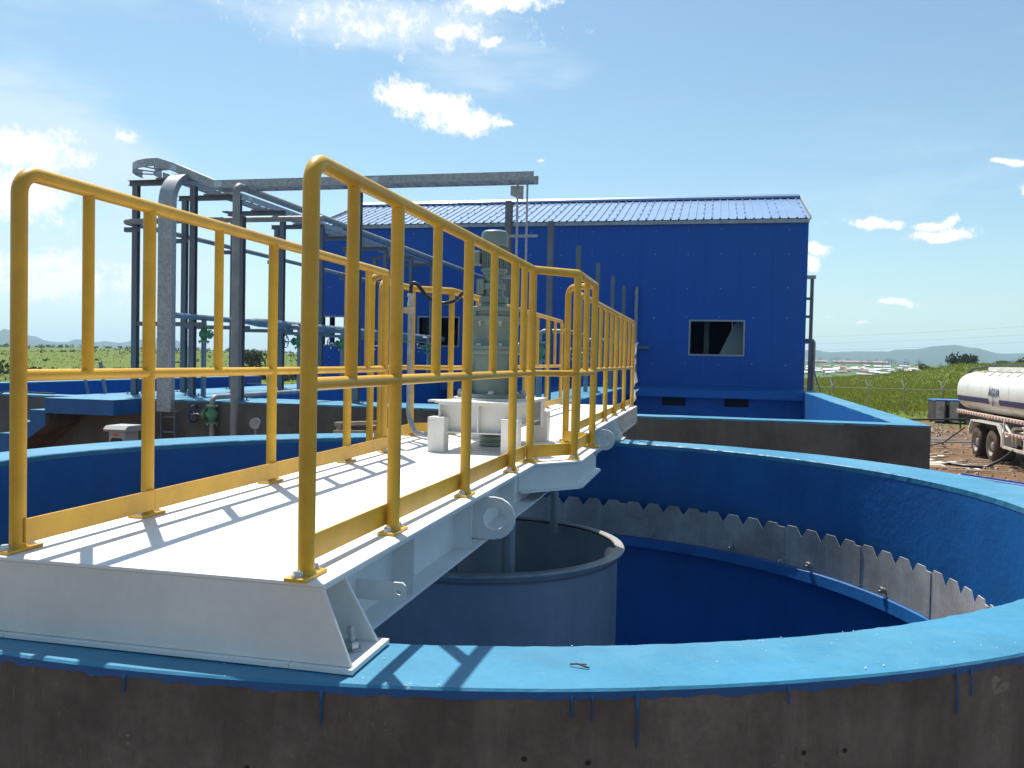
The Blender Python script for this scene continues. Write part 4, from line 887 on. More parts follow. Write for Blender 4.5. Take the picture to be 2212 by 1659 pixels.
wpipe = thing('wall_pipe', 'grey pipe with elbow entering the blue wall beyond the bridge end', 'pipe', (-2.36, 27.9, 2.2))
MB().path(fillet([(-2.38, 27.75, 2.22), (-2.38, 27.75, 5.33), (-2.38, 28.02, 5.33)], 0.12), 0.055, 14).build('pipe', 'pipe_grey', wpipe)
MB().box(-2.5, -1.95, 27.8, 27.98, 3.42, 3.5).build('bracket', 'grey_steel', wpipe, smooth=False)

# ------------------------------------------------------------------ pipe rack, cable trays, columns
rack = thing('pipe_rack', 'row of dark grey steel portal frames carrying pipes towards the building', 'pipe rack', (-9.5, 13.7, BZ))
BENTS = (13.70, 15.18, 16.95, 18.85, 20.8, 22.9, 25.0, 27.0)
ub = MB(); ub.box(-0.05, 0.05, -0.05, -0.043, 0, 1); ub.box(-0.05, 0.05, 0.043, 0.05, 0, 1); ub.box(-0.004, 0.004, -0.043, 0.043, 0, 1); COLM = ub.mesh('column', 'grey_steel', smooth=False)
bpm = MB(); bpm.box(-0.11, 0.11, -0.11, 0.11, 0, 0.012)
for i in (-1, 1):
    for j in (-1, 1): bpm.tube((i*0.08, j*0.08, 0.012), (i*0.08, j*0.08, 0.05), 0.011, 6)
BPM = bpm.mesh('base_plate', 'grey_steel', smooth=False)
for i, yb in enumerate(BENTS):
    for xc in (-10.08, -8.93):
        place('column', COLM, rack, (xc, yb, BZ+0.012), scale=(1, 1, 5.95-BZ-0.012)); place('base_plate', BPM, rack, (xc, yb, BZ+0.001))
    m_ = MB(); m_.box(-10.22, -8.87, yb-0.05, yb+0.05, 6.04-0.008, 6.04); m_.box(-10.22, -8.87, yb-0.004, yb+0.004, 5.958, 6.032); m_.box(-10.22, -8.87, yb-0.05, yb+0.05, 5.95, 5.958); m_.build('crossbeam', 'grey_steel', rack, smooth=False)
    MB().box(-9.65, -9.10, yb-0.06, yb+0.06, 6.041, 6.07).build('shim_plate', 'pipe_grey', rack, smooth=False)
    MB().box(-10.02, -8.68, yb-0.045, yb+0.045, 3.46, 3.533).build('pipe_bracket', 'grey_steel', rack, smooth=False)
    MB().box(-10.3, -10.02, yb-0.04, yb+0.04, 5.13, 5.21).build('pipe_bracket', 'grey_steel', rack, smooth=False)

def tray(name, label, pts, w, h, ctr_up=(0, 0, 1), cover=None, rung=0.30, group='galvanised cable trays'):
    """ladder tray along a polyline; pts are the bottom centre line"""
    root = thing(name, label, 'cable tray', pts[0], group)
    P = [Vector(p) for p in pts]
    def side(i):
        a = P[max(0, i-1)]; b = P[min(len(P)-1, i+1)]; d = (b-a); d.normalize(); x = d.cross(Vector(ctr_up[i] if isinstance(ctr_up, list) else ctr_up)); x.normalize(); return x, x.cross(d).normalized()
    fr = [side(i) for i in range(len(P))]
    for s_ in (-1, 1):
        V = []
        for p, (x, u) in zip(P, fr):
            for (a, b) in ((0, 0), (0.028, 0), (0.028, 0.004), (0.004, 0.004), (0.004, h-0.004), (0.022, h-0.004), (0.022, h), (0, h)):
                V.append(p+x*(s_*(w/2-a))+u*b)
        k = 8; F = [(i*k+j, i*k+(j+1) % k, (i+1)*k+(j+1) % k, (i+1)*k+j) for i in range(len(P)-1) for j in range(k)]+[tuple(range(k)), tuple(range((len(P)-1)*k, len(P)*k))]
        MB().add(V, F).build('side_rail', 'galvanised', root, smooth=False)
    acc = 0.0; nxt = 0.1
    for i in range(len(P)-1):
        a, b = P[i], P[i+1]; L_ = (b-a).length
        while nxt < acc+L_:
            t = (nxt-acc)/L_; q = a.lerp(b, t); x = fr[i][0].lerp(fr[i+1][0], t).normalized(); u = fr[i][1]
            MB().bar(q-x*(w/2-0.006)+u*0.015, q+x*(w/2-0.006)+u*0.015, 0.03, 0.018, u).build('rung', 'galvanised', root, smooth=False); nxt += rung
        acc += L_
    if cover:
        V = []
        idx = range(cover[0], cover[1]+1)
        for i in idx:
            x, u = fr[i]; V += [P[i]-x*(w/2+0.003)+u*(h+0.001), P[i]+x*(w/2+0.003)+u*(h+0.001), P[i]+x*(w/2+0.003)+u*(h+0.006), P[i]-x*(w/2+0.003)+u*(h+0.006)]
        k = 4; n = cover[1]-cover[0]
        MB().add(V, [(i*k+j, i*k+(j+1) % k, (i+1)*k+(j+1) % k, (i+1)*k+j) for i in range(n) for j in range(k)]+[(0, 1, 2, 3), (n*k, n*k+1, n*k+2, n*k+3)]).build('cover', 'galvanised', root, smooth=False)
    for i in range(1, len(P)-1):                        # splice plates at the joints
        if (P[i]-P[i-1]).length > 0.6 and (P[i+1]-P[i]).length > 0.2:
            x, u = fr[i]; d = (P[i]-P[i-1]).normalized()
            for s_ in (-1, 1): MB().bar(P[i]-d*0.16+x*(s_*(w/2+0.004))+u*h*0.5, P[i]-d*0.02+x*(s_*(w/2+0.004))+u*h*0.5, 0.004, h*0.7, u).build('splice_plate', 'zinc', root, smooth=False)
    return root
tray('cable_tray', 'long galvanised cable tray on the rack running to the building', [(-9.38, 13.75, 6.072), (-9.38, 16.1, 6.072), (-9.38, 19.0, 6.072), (-9.38, 22.0, 6.072), (-9.38, 25, 6.072), (-9.38, 27.85, 6.072)], 0.42, 0.11)
cv = [(-2.62, 12.76, 5.64), (-5.2, 12.76, 5.64), (-7.86, 12.76, 5.64), (-8.72, 12.86, 5.98)]
for k in range(7):
    t = radians(15*k); cv.append((-8.95-0.75*sin(t), 12.86+0.75*(1-cos(t)), 6.055))
tray('cable_tray', 'high galvanised cable tray along the basin edge with a curved left end', cv, 0.36, 0.125, cover=(2, 3))
# riser: front-facing tray that climbs the wall and bends back over the rack
rz = [(-8.49, 12.36, 0.35), (-8.49, 12.36, 2.05), (-8.49, 12.36, 5.35)]
for k in range(1, 9):
    t = radians(90*k/8); rz.append((-8.49, 12.36+0.46*(1-cos(t)), 5.35+0.46*sin(t)))
rz.append((-8.49, 13.70, 5.83))
rd = thing('tray_riser', 'wide covered galvanised cable riser bending back over the rack', 'cable tray', (-8.49, 12.36, 0.35))
P = [Vector(p) for p in rz]; V = []
for i, p in enumerate(P):
    a = P[max(0, i-1)]; b = P[min(len(P)-1, i+1)]; d = (b-a).normalized(); x = Vector((1, 0, 0)); u = x.cross(d).normalized()
    for (s_, q) in ((-1, 0), (1, 0), (1, -0.11), (-1, -0.11)): V.append(p+x*(0.128*s_)-u*q)
for nm, m0, m1 in (('lower_ladder', 0, 1), ('cover', 1, 2), ('bend', 2, len(P)-1)):
    n = m1-m0; W_ = V[m0*4:(m1+1)*4]
    mb = MB()
    if nm == 'lower_ladder':
        for s_ in (-1, 1): mb.box(-8.49+s_*0.125-0.008, -8.49+s_*0.125+0.008, 12.36, 12.46, 0.35, 2.05)
        for k in range(7): mb.box(-8.61, -8.37, 12.40, 12.42, 0.5+0.24*k, 0.53+0.24*k)
        mb.build(nm, 'grey_steel', rd, smooth=False)
    else:
        mb.add(W_, [(i*4+j, i*4+(j+1) % 4, (i+1)*4+(j+1) % 4, (i+1)*4+j) for i in range(n) for j in range(4)]+[(0, 1, 2, 3), (n*4, n*4+1, n*4+2, n*4+3)])
        mb.build(nm, 'galvanised', rd, ang=25)

# posts holding the high tray
for i, (xc, yc, zt, lb) in enumerate(((-5.62, 13.2, 5.62, 'slim grey post under the middle of the high cable tray'), (-7.47, 12.80, 5.20, 'grey post standing right behind the tall vertical pipe'))):
    t_ = thing('tray_post', lb, 'post', (xc, yc, BZ)); place('column', COLM, t_, (xc, yc, BZ+0.013), scale=(1.0, 1, zt-BZ-0.013)); place('base_plate', BPM, t_, (xc, yc, BZ+0.002))
    MB().box(xc-0.05, xc+0.05, yc-0.5, yc+0.05, zt, zt+0.02).build('arm', 'grey_steel', t_, smooth=False)
t_ = thing('tray_post', 'grey post with bracket carrying the end of the high cable tray', 'post', (-3.08, 13.0, BZ))
place('column', COLM, t_, (-3.08, 13.0, BZ+0.013), scale=(1, 1, 5.40-BZ)); place('base_plate', BPM, t_, (-3.08, 13.0, BZ+0.003))
MB().prism([(-3.04, 5.62), (-2.84, 5.62), (-2.84, 5.40), (-3.04, 5.48)], 'Y', 12.9, 12.91).build('bracket_plate', 'galvanised', t_, smooth=False)
MB().box(-3.05, -2.62, 12.93, 12.97, 4.85, 4.89).build('strut', 'galvanised', t_, smooth=False); MB().box(-3.05, -2.62, 12.93, 12.97, 3.70, 3.74).build('strut', 'galvanised', t_, smooth=False)
for xq, rr_ in ((-2.93, 0.018), (-2.78, 0.016)):
    c_ = MB(); c_.tube((xq, 12.90, BZ), (xq, 12.90, 5.66), rr_, 10); tag(c_.build('conduit', 'galvanised', off=(xq, 12.9, BZ)), 'thin galvanised conduit dropping from the high tray end' + (', thicker one beside the post' if rr_ > 0.017 else ', outer one'), 'conduit', 'conduits at the tray end')
# row of free columns on the divider
NAMES = ['tallest looking free grey column of the row, first from the bridge', 'second free grey column of the row before the blue wall', 'third free grey column of the row before the blue wall', 'fourth free grey column of the row before the blue wall', 'last free grey column of the row, next to the blue wall']
for yc, lb in zip((14.6, 17.75, 20.9, 24.05, 27.2), NAMES):
    t_ = thing('steel_column', lb, 'column', (-2.72, yc, BZ), 'free columns on the divider')
    place('column', COLM, t_, (-2.72, yc, BZ+0.012), scale=(1.0, 1.0, 5.34-BZ)); place('base_plate', BPM, t_, (-2.72, yc, BZ+0.001))

# pipes
def pipe(name, label, pts, r, m, bend=0.12, flanges=(), clamps=()):
    t_ = thing(name, label, 'pipe', pts[0]); MB().path(fillet(pts, bend, 6), r, 14).build('pipe_run', m, t_)
    for (p, d) in flanges:
        p = Vector(p); d = Vector(d); MB().tube(p-d*0.012, p+d*0.012, r*1.75, 16).build('flange', m, t_)
    for (p, d) in clamps:
        p = Vector(p); d = Vector(d); MB().tube(p-d*0.008, p+d*0.008, r*1.18, 14).build('clamp', 'black_rubber', t_)
    return t_
pipe('process_pipe', 'tall vertical grey pipe bending back towards the building at its top', [(-7.30, 12.34, 0.1), (-7.30, 12.34, 5.62), (-7.30, 27.9, 5.62)], 0.058, 'pipe_grey', 0.11)
pipe('process_pipe', 'horizontal rusty grey pipe with a hairpin bend beside the rack', [(-6.35, 13.42, 5.27), (-10.12, 13.42, 5.27), (-10.12, 27.8, 5.27)], 0.048, 'pipe_grey', 0.10, clamps=[((-10.12, y, 5.27), (0, 1, 0)) for y in BENTS[1:]])
lp = pipe('process_pipe', 'low blue-grey pipe on rack brackets with a widened section', [(-8.80, 13.0, 3.62), (-8.80, 15.5, 3.62)], 0.05, 'pipe_blue')
MB().path([(-8.80, 15.5, 3.62), (-8.80, 15.72, 3.62)], 0.055).build('pipe_run', 'pipe_blue', lp)
MB().tube((-8.80, 15.3, 3.62), (-8.80, 15.75, 3.62), 0.052, 18, 0.085).build('reducer', 'pipe_blue', lp)
MB().path([(-8.80, 15.75, 3.62), (-8.80, 27.9, 3.62)], 0.085, 18).build('pipe_run', 'pipe_blue', lp)
pipe('process_pipe', 'small pipe crossing the walkway and dropping to the low green valve', [(-7.6, 15.2, 2.30), (-7.72, 12.40, 2.30), (-7.72, 12.40, 0.2)], 0.042, 'pipe_grey', 0.10)

def valve(label, loc, axis, hw=True, s=1.0):
    """gate valve, body vertical, bonnet pointing along axis (+-X or -Y)"""
    t_ = thing('gate_valve', label, 'valve', loc, 'green gate valves'); x, y, z = loc
    MB().lathe([(0.04*s, z-0.14*s), (0.095*s, z-0.14*s), (0.095*s, z-0.112*s), (0.05*s, z-0.11*s), (0.055*s, z-0.07*s), (0.085*s, z-0.03*s), (0.085*s, z+0.03*s), (0.055*s, z+0.07*s), (0.05*s, z+0.11*s), (0.095*s, z+0.112*s), (0.095*s, z+0.14*s), (0.04*s, z+0.14*s)], (x, y, 0), 20).build('body', 'valve_green', t_)
    d = Vector(axis); c_ = Vector(loc)
    MB().tube(c_, c_+d*0.17*s, 0.06*s, 14, 0.045*s).build('bonnet', 'valve_green', t_)
    MB().tube(c_+d*0.10*s, c_+d*0.13*s, 0.085*s, 10).build('bonnet_flange', 'valve_green', t_)
    MB().tube(c_+d*0.17*s, c_+d*0.34*s, 0.014*s, 8).build('stem', 'zinc', t_)
    for k in range(6):
        a = pi*k/3
        place('bolt', BOLT, t_, (x+0.078*s*cos(a), y+0.078*s*sin(a), z+0.14*s)); place('nut', NUT, t_, (x+0.078*s*cos(a), y+0.078*s*sin(a), z-0.14*s))
    if hw:
        q = c_+d*0.31*s; u = Vector((0, 0, 1)); v = d.cross(u)
        pts_ = [q+(u*cos(2*pi*k/20)+v*sin(2*pi*k/20))*0.13*s for k in range(21)]
        m_ = MB(); m_.path(pts_, 0.012*s, 8, cap=False)
        for k in range(4):
            e = u*cos(pi/2*k+.4)+v*sin(pi/2*k+.4); m_.tube(q, q+e*0.13*s, 0.008*s, 6)
        m_.build('hand_wheel', 'wheel_blue', t_)
    return t_
valve('green gate valve hanging under the low pipe by the first frames', (-8.80, 13.85, 3.33), (1, 0, 0), hw=False)
MB_ = MB(); MB_.tube((-8.80, 13.85, BZ), (-8.80, 13.85, 3.19), 0.045, 12); tag(MB_.build('stand_pipe', 'pipe_blue', off=(-8.80, 13.85, BZ)), 'short upright pipe below the valve at the first frames', 'pipe')
MB_ = MB(); MB_.tube((-8.80, 13.85, 3.47), (-8.80, 13.85, 3.58), 0.045, 12); tag(MB_.build('pipe_tee', 'pipe_blue', off=(-8.80, 13.85, 3.58)), 'short pipe stub joining the low pipe and its first valve', 'pipe')
for k, (yy, lb) in enumerate(((17.0, 'second'), (19.2, 'third'), (22.0, 'fourth'), (25.6, 'fifth'))):
    valve('green gate valve, %s along the low pipe, with a blue hand wheel' % lb, (-8.55, yy, 3.28), (-1, 0, 0))
    MB_ = MB(); MB_.path(fillet([(-8.55, yy, BZ), (-8.55, yy, 3.14)], .1), 0.035, 12); tag(MB_.build('stand_pipe', 'pipe_grey', off=(-8.55, yy, BZ)), 'slim upright pipe below the %s valve of the low pipe' % lb, 'pipe')
    MB_ = MB(); MB_.path(fillet([(-8.55, yy, 3.42), (-8.55, yy, 3.60), (-8.72, yy, 3.60)], .06), 0.035, 12); tag(MB_.build('pipe_tee', 'pipe_grey', off=(-8.55, yy, 3.42)), 'bent pipe stub above the %s valve of the low pipe' % lb, 'pipe')
valve('green gate valve with blue hand wheel in front of the concrete wall', (-7.72, 12.40, 2.02), (-1, 0, 0), s=1.05)
for yy, lb in ((15.5, 'nearer'), (21.5, 'farther')):
    valve('bright green gate valve on the divider, %s one behind the bridge rails' % lb, (-3.05, yy, 3.15), (-1, 0, 0), s=1.2)
    MB_ = MB(); MB_.tube((-3.05, yy, BZ), (-3.05, yy, 2.98), 0.055, 14); tag(MB_.build('stand_pipe', 'pipe_blue', off=(-3.05, yy, BZ)), 'upright blue-grey pipe below the %s divider valve' % lb, 'pipe')
    MB_ = MB(); MB_.path(fillet([(-3.05, yy, 3.32), (-3.05, yy, 3.52), (-2.55, yy, 3.52), (-2.55, yy+2.0, 3.52)], .1), 0.04, 12); tag(MB_.build('branch_pipe', 'pipe_grey', off=(-3.05, yy, 3.32)), 'bent pipe leaving the top of the %s divider valve' % lb, 'pipe')

# gauge, junction box, trestle, ladder
ga = thing('pressure_gauge', 'round dial pressure gauge on a short stem before the concrete wall', 'gauge', (-6.45, 11.5, 1.0))
MB().tube((-6.45, 11.5, 0.0), (-6.45, 11.5, 1.90), 0.016, 10).build('stem', 'pipe_grey', ga)
MB().lathe([(0, 0.03), (0.080, 0.03), (0.085, 0.02), (0.085, -0.028), (0.078, -0.032), (0.074, -0.024)], (-6.45, 11.5, 1.985), 28, axis='Y').build('case', 'zinc', ga)
MB().lathe([(0, -0.024), (0.075, -0.024)], (-6.45, 11.5, 1.985), 28, axis='Y').build('dial_face', 'dial', ga)
MB().bar((-6.45, 11.474, 1.985), (-6.40, 11.474, 2.02), 0.006, 0.003).build('needle', 'dark', ga, smooth=False)
jb = thing('junction_box', 'grey junction box with a sloped lid below the stair landing', 'junction box', (-8.15, 10.95, 0))
MB().box(-8.36, -8.10, 10.8, 11.1, 1.45, 1.85).build('case', 'box_grey', jb, bevel=0.006, smooth=False)
MB().prism([(10.76, 1.853), (10.74, 1.885), (10.80, 1.935), (11.14, 1.935), (11.14, 1.853)], 'X', -8.41, -8.05).build('lid', 'box_grey', jb, smooth=False)
MB().box(-8.29, -8.21, 10.794, 10.80, 1.79, 1.82).build('label_plate', 'red_label', jb, smooth=False)
MB().prism([(-8.33, 1.5), (-8.13, 1.5), (-8.13, 1.72), (-8.16, 1.76), (-8.30, 1.76), (-8.33, 1.72)], 'Y', 10.793, 10.80).build('window', 'glass_dark', jb, smooth=False)
MB().box(-8.27, -8.19, 10.9, 11.0, 0, 1.45).build('stand', 'grey_steel', jb, smooth=False)
tr = thing('timber_trestle', 'rough timber trestle standing between tank and basin', 'trestle', (-4.5, 10.6, 0))
MB().bar((-4.80, 10.62, 2.10), (-4.20, 10.60, 2.14), 0.09, 0.05).build('top_beam', 'timber', tr, smooth=False)
for xx in (-4.72, -4.28):
    for s_ in (-1, 1): MB().bar((xx-0.05*(1 if xx < -4.5 else -1), 10.61+s_*0.45, 0.0), (xx, 10.61+s_*0.05, 2.10), 0.05, 0.04).build('leg', 'timber', tr, smooth=False)
MB().bar((-4.78, 10.52, 1.98), (-4.22, 10.50, 2.0), 0.03, 0.09).build('brace', 'timber', tr, smooth=False)
ld = thing('access_ladder', 'light blue steel ladder leaning over the basin edge', 'ladder', (-10.8, 13.6, 0.4))
for xx, zt in ((-10.96, 2.62), (-10.62, 2.80)):
    MB().bar((xx+0.10, 13.75, 1.3), (xx-0.02, 13.5, zt), 0.05, 0.035).build('stringer', 'pipe_blue', ld, smooth=False)
for k in range(4): MB().tube((-10.88+0.002*k, 13.73-0.04*k, 1.45+0.24*k), (-10.54, 13.73-0.04*k, 1.45+0.24*k), 0.012, 8).build('rung', 'pipe_blue', ld)
cbm = MB().path(fillet([(-12.2, 12.46, 0.9), (-12.05, 12.46, 1.9), (-11.8, 12.5, 2.27), (-10.9, 12.7, 2.25)], 0.2), 0.014, 8)
tag(cbm.build('loose_cable', 'black_rubber', off=(-12.2, 12.46, 0.9)), 'thin black cable running over the basin edge', 'cable')

# ------------------------------------------------------------------ water truck (stands along -Y, rear at Y = 35)
TXS = 8.80                                            # side nearest to the camera
truck = thing('water_truck', 'white water tanker truck with blue stripe, seen from its rear side', 'truck', (10.0, 30.5, 0))
TCX, TCZ, TA, TB = 10.02, 2.20, 1.20, 0.74
def ell(t, k=1.0): return (TCX+TA*k*cos(t)*(1 if True else 1), TCZ+TB*k*(sin(t)))
def tank_ring(y, k, n=48, grow=0.0):
    out = []
    for i in range(n):
        t = 2*pi*i/n; c_, s_ = cos(t), sin(t); e = 0.72
        x = (TA*k+grow)*math.copysign(abs(c_)**e, c_); z = (TB*k+grow)*math.copysign(abs(s_)**e, s_); out.append((TCX+x, y, TCZ+z))
    return out
rings = [(35.34, 0.02), (35.33, 0.30), (35.28, 0.60), (35.18, 0.82), (35.02, 0.95), (34.85, 1.0), (24.9, 1.0), (24.7, 0.92), (24.6, 0.6), (24.58, 0.02)]
V = []; n = 48
for y, k in rings: V += tank_ring(y, k)
m_ = MB(); m_.add(V, [(i*n+j, i*n+(j+1) % n, (i+1)*n+(j+1) % n, (i+1)*n+j) for i in range(len(rings)-1) for j in range(n)])
m_.build('water_tank', 'truck_white', truck, ang=60)
for yy in (33.6, 29.2, 27.0):
    V = tank_ring(yy-0.015, 1.0, 48, 0.004)+tank_ring(yy+0.015, 1.0, 48, 0.004)
    MB().add(V, [(j, (j+1) % n, n+(j+1) % n, n+j) for j in range(n)]).build('tank_seam', 'truck_cream', truck)
def stripe(y0, y1, z0, z1):
    V = []
    for y in (y0, y1):
        for k in range(5):
            z = z0+(z1-z0)*k/4; s_ = (z-TCZ)/TB; s_ = math.copysign(abs(s_)**(1/0.72), s_); c_ = sqrt(max(0, 1-s_*s_))**0.72; V.append((TCX-TA*c_-0.006, y, z))
    return MB().add(V, [(i, i+1, 6+i, 5+i) for i in range(4)])
stripe(31.15, 34.84, 1.86, 2.04).build('blue_stripe', 'truck_blue', truck, smooth=False)
stripe(24.95, 30.10, 1.86, 2.04).build('blue_stripe', 'truck_blue', truck, smooth=False)
V = []
for k in range(14):                                     # the drop
    t = 2*pi*k/14; r_ = 0.085*(1-0.0); y = 30.62+0.075*sin(t)*(1-max(0, cos(t))*0.9); z = 1.90+(0.10*cos(t) if cos(t) < 0 else 0.18*cos(t)); V.append((TXS+0.010-0.0, y, z))
V = [(TCX-TA-0.010, y, z) for (_, y, z) in V]
MB().add(V, [tuple(range(14))]).build('drop_mark', 'truck_blue', truck, smooth=False)
fc = bpy.data.curves.new('lettering', 'FONT'); fc.body = '\u00c1GUA'; fc.size = 0.37; fc.align_x = 'CENTER'; fc.shear = 0.25; fc.extrude = 0.003; fc.space_character = 1.12; fc.offset = 0.002
fc.materials.append(MATS['truck_blue']); tmp_ = bpy.data.objects.new('lettering_curve', fc); COL.objects.link(tmp_)
lm_ = bpy.data.meshes.new_from_object(tmp_.evaluated_get(bpy.context.evaluated_depsgraph_get())); bpy.data.objects.remove(tmp_)
lm_.materials.clear(); lm_.materials.append(MATS['truck_blue'])
fo = bpy.data.objects.new('lettering', lm_); COL.objects.link(fo); fo.parent = truck
fo.rotation_euler = (pi/2, 0, -pi/2); fo.location = (TCX-TA-0.012-10.0, 30.62-30.5, 2.13)
# top: walkway box, hatch, ladder hook
MB().box(TCX-0.62, TCX+0.62, 25.2, 33.3, TCZ+TB-0.02, TCZ+TB+0.13).build('top_walkway', 'truck_white', truck, bevel=0.01, smooth=False)
for yy in (31.9, 31.0, 30.1, 29.2, 28.3, 27.4): MB().bar((TCX-0.63, yy, TCZ+TB+0.06), (TCX-0.98, yy+0.03, TCZ+TB-0.16), 0.05, 0.03).build('rib', 'truck_cream', truck, smooth=False)
MB().lathe([(0.25, 3.17), (0.27, 3.17), (0.27, 3.06)], (TCX-0.22, 29.35, 0), 28).build('hatch_neck', 'truck_white', truck)
hl = MB().lathe([(0, 0.05), (0.20, 0.04), (0.31, 0.0), (0.31, -0.025), (0, -0.025)], (0, 0, 0), 28).mesh('hatch_lid', 'truck_white')
place('hatch_lid', hl, truck, (TCX-0.22, 29.40, 3.25), (radians(16), radians(-10), 0))
MB().prism([(33.3, 2.96), (34.6, 2.86), (34.75, 2.80), (34.6, 2.72), (33.3, 2.80)], 'X', TCX-0.75, TCX-0.5).build('hose_guide', 'truck_cream', truck, smooth=False)
MB().path(fillet([(TCX-0.2, 29.5, 3.12), (TCX-0.4, 32.5, 3.15), (TCX-0.75, 34.6, 3.0), (TCX-0.95, 35.5, 2.5), (TCX-0.95, 35.6, 2.0), (TCX-0.7, 35.3, 1.55), (TCX-0.5, 34.9, 1.45)], 0.6, 8), 0.035, 10).build('rear_hose', 'black_rubber', truck)
# chassis, reflective rail
MB().box(TXS+0.02, TXS+0.09, 24.9, 34.86, 1.40, 1.52).build('side_rail', 'truck_cream', truck, smooth=False)
k = 0; yy = 34.8
while yy > 25.0:
    MB().box(TXS+0.010, TXS+0.021, yy-0.145, yy, 1.43, 1.49).build('reflector', 'refl_red' if k % 2 == 0 else 'refl_white', truck, smooth=False); yy -= 0.15; k += 1
MB().box(TXS+0.10, 11.2, 34.75, 34.86, 1.36, 1.52).build('rear_rail', 'truck_cream', truck, smooth=False)
MB().box(TXS+0.3, TXS+0.5, 24.8, 34.7, 1.0, 1.36).build('frame_beam', 'truck_dark', truck, smooth=False); MB().box(10.9, 11.1, 24.8, 34.7, 1.0, 1.36).build('frame_beam', 'truck_dark', truck, smooth=False)
for yy in (34.6, 31.6, 29.0, 26.5): MB().box(TXS+0.5, 10.9, yy-0.1, yy+0.1, 1.05, 1.38).build('cross_member', 'truck_dark', truck, smooth=False)
for yy in (33.9, 31.0): MB().box(TXS-0.005, TXS+0.01, yy-0.05, yy+0.05, 1.36, 1.41).build('side_marker', 'amber', truck, smooth=False)
def fender(x0, x1):
    out = [(33.15, 0.75), (33.15, 0.95), (32.85, 1.26), (30.05, 1.28), (29.55, 0.92), (29.55, 0.62)]
    m_ = MB(); n_ = len(out); t = 0.05
    inn = [(33.08, 0.75), (33.08, 0.93), (32.82, 1.21), (30.08, 1.23), (29.61, 0.90), (29.61, 0.62)]
    V = [(x0, *p) for p in out]+[(x0, *p) for p in inn]+[(x1, *p) for p in out]+[(x1, *p) for p in inn]
    F = []
    for i in range(n_-1): F += [(i, i+1, n_+i+1, n_+i), (2*n_+i, 2*n_+i+1, i+1, i), (n_+i, n_+i+1, 3*n_+i+1, 3*n_+i), (3*n_+i, 3*n_+i+1, 2*n_+i+1, 2*n_+i)]
    F += [(0, n_, 3*n_, 2*n_), (n_-1, 3*n_-1, 4*n_-1, 2*n_-1)]
    m_.add(V, F); m_.build('fender', 'truck_white', truck, smooth=False)
fender(TXS-0.02, TXS+0.55); fender(10.9, 11.45)
MB().prism([(29.55, 1.26), (30.1, 1.28), (29.6, 0.95), (29.55, 0.6), (29.50, 0.6), (29.48, 1.0)], 'X', TXS-0.03, TXS-0.021).build('mud_skirt', 'truck_white', truck, smooth=False)
def wheel(xf, yc, out, r=0.53, nm='wheel'):
    """xf outer face, out = -1 for the camera side"""
    w = MB(); s_ = -out
    w.lathe([(0.30*r/0.53, 0.05*s_), (0.33*r/0.53, 0.0), (0.46*r/0.53, 0.0), (0.505*r/0.53, 0.03*s_), (r, 0.06*s_), (r, 0.25*s_), (0.505*r/0.53, 0.28*s_), (0.33*r/0.53, 0.30*s_)], (xf, yc, r+0.0), 40, axis='X')
    wh = w.build(nm, 'tyre', truck, ang=40)
    for k in range(40):
        a = 2*pi*k/40; q = (yc+(r+0.004)*cos(a), r+(r+0.004)*sin(a))
        m_ = MB(); m_.bar((xf+s_*0.05, q[0], q[1]), (xf+s_*0.25, q[0], q[1]), 0.045, 0.022, (0, cos(a), sin(a))); m_.build('tread_block', 'tyre', wh, smooth=False)
    MB().lathe([(0.325*r/0.53, 0.01*s_), (0.30*r/0.53, 0.03*s_), (0.285*r/0.53, 0.13*s_), (0.22*r/0.53, 0.16*s_), (0.14*r/0.53, 0.14*s_), (0.12*r/0.53, 0.04*s_), (0.0, 0.03*s_)], (xf, yc, r), 32, axis='X').build('rim', 'rim_grey', wh)
    return wh
for yc in (32.42, 30.78):
    wheel(TXS+0.03, yc, -1); wheel(TXS+0.36, yc, -1); wheel(11.42, yc, 1)
    MB().tube((TXS+0.3, yc, 0.53), (11.2, yc, 0.53), 0.09, 14).build('axle', 'truck_dark', truck)
wheel(TXS+0.06, 23.6, -1); wheel(11.42, 23.6, 1)
# side guard
for z0_, z1_ in ((1.00, 1.09), (0.58, 0.66)): MB().box(TXS-0.02, TXS+0.02, 25.4, 29.46, z0_, z1_).build('guard_rail', 'truck_cream', truck, smooth=False)
for k in range(26): MB().box(TXS-0.027, TXS-0.0205, 29.40-0.15*k-0.145, 29.40-0.15*k, 1.02, 1.07).build('reflector', 'refl_red' if k % 2 == 0 else 'refl_white', truck, smooth=False)
for yy in (29.42, 27.6, 25.5): MB().box(TXS-0.015, TXS+0.03, yy-0.04, yy+0.04, 0.66, 1.4).build('guard_post', 'truck_cream', truck, smooth=False)
MB().path(fillet([(TXS+0.15, 29.0, 0.7), (TXS+0.12, 29.0, 1.22), (TXS+0.12, 28.4, 1.26), (TXS+0.4, 28.2, 1.26)], 0.15), 0.045, 10).build('pump_pipe', 'truck_cream', truck)
MB().path(fillet([(TXS+0.15, 28.7, 0.7), (TXS+0.15, 28.7, 1.10), (TXS+0.4, 28.3, 1.12)], 0.12), 0.04, 10).build('pump_pipe', 'truck_cream', truck)
MB().box(TXS+0.12, TXS+0.7, 26.0, 27.6, 0.6, 1.2).build('pump_box', 'truck_dark', truck, bevel=0.02, smooth=False)
# cab, mostly beyond the picture edge
MB().prism([(22.55, 0.7), (22.45, 1.5), (22.75, 2.75), (24.35, 2.8), (24.4, 0.7)], 'X', TXS+0.02, 11.2).build('cab', 'truck_white', truck, bevel=0.05, smooth=False)
MB().prism([(22.9, 1.75), (22.98, 2.5), (23.9, 2.55), (23.9, 1.75)], 'X', TXS+0.008, TXS+0.019).build('cab_window', 'glass_dark', truck, smooth=False)

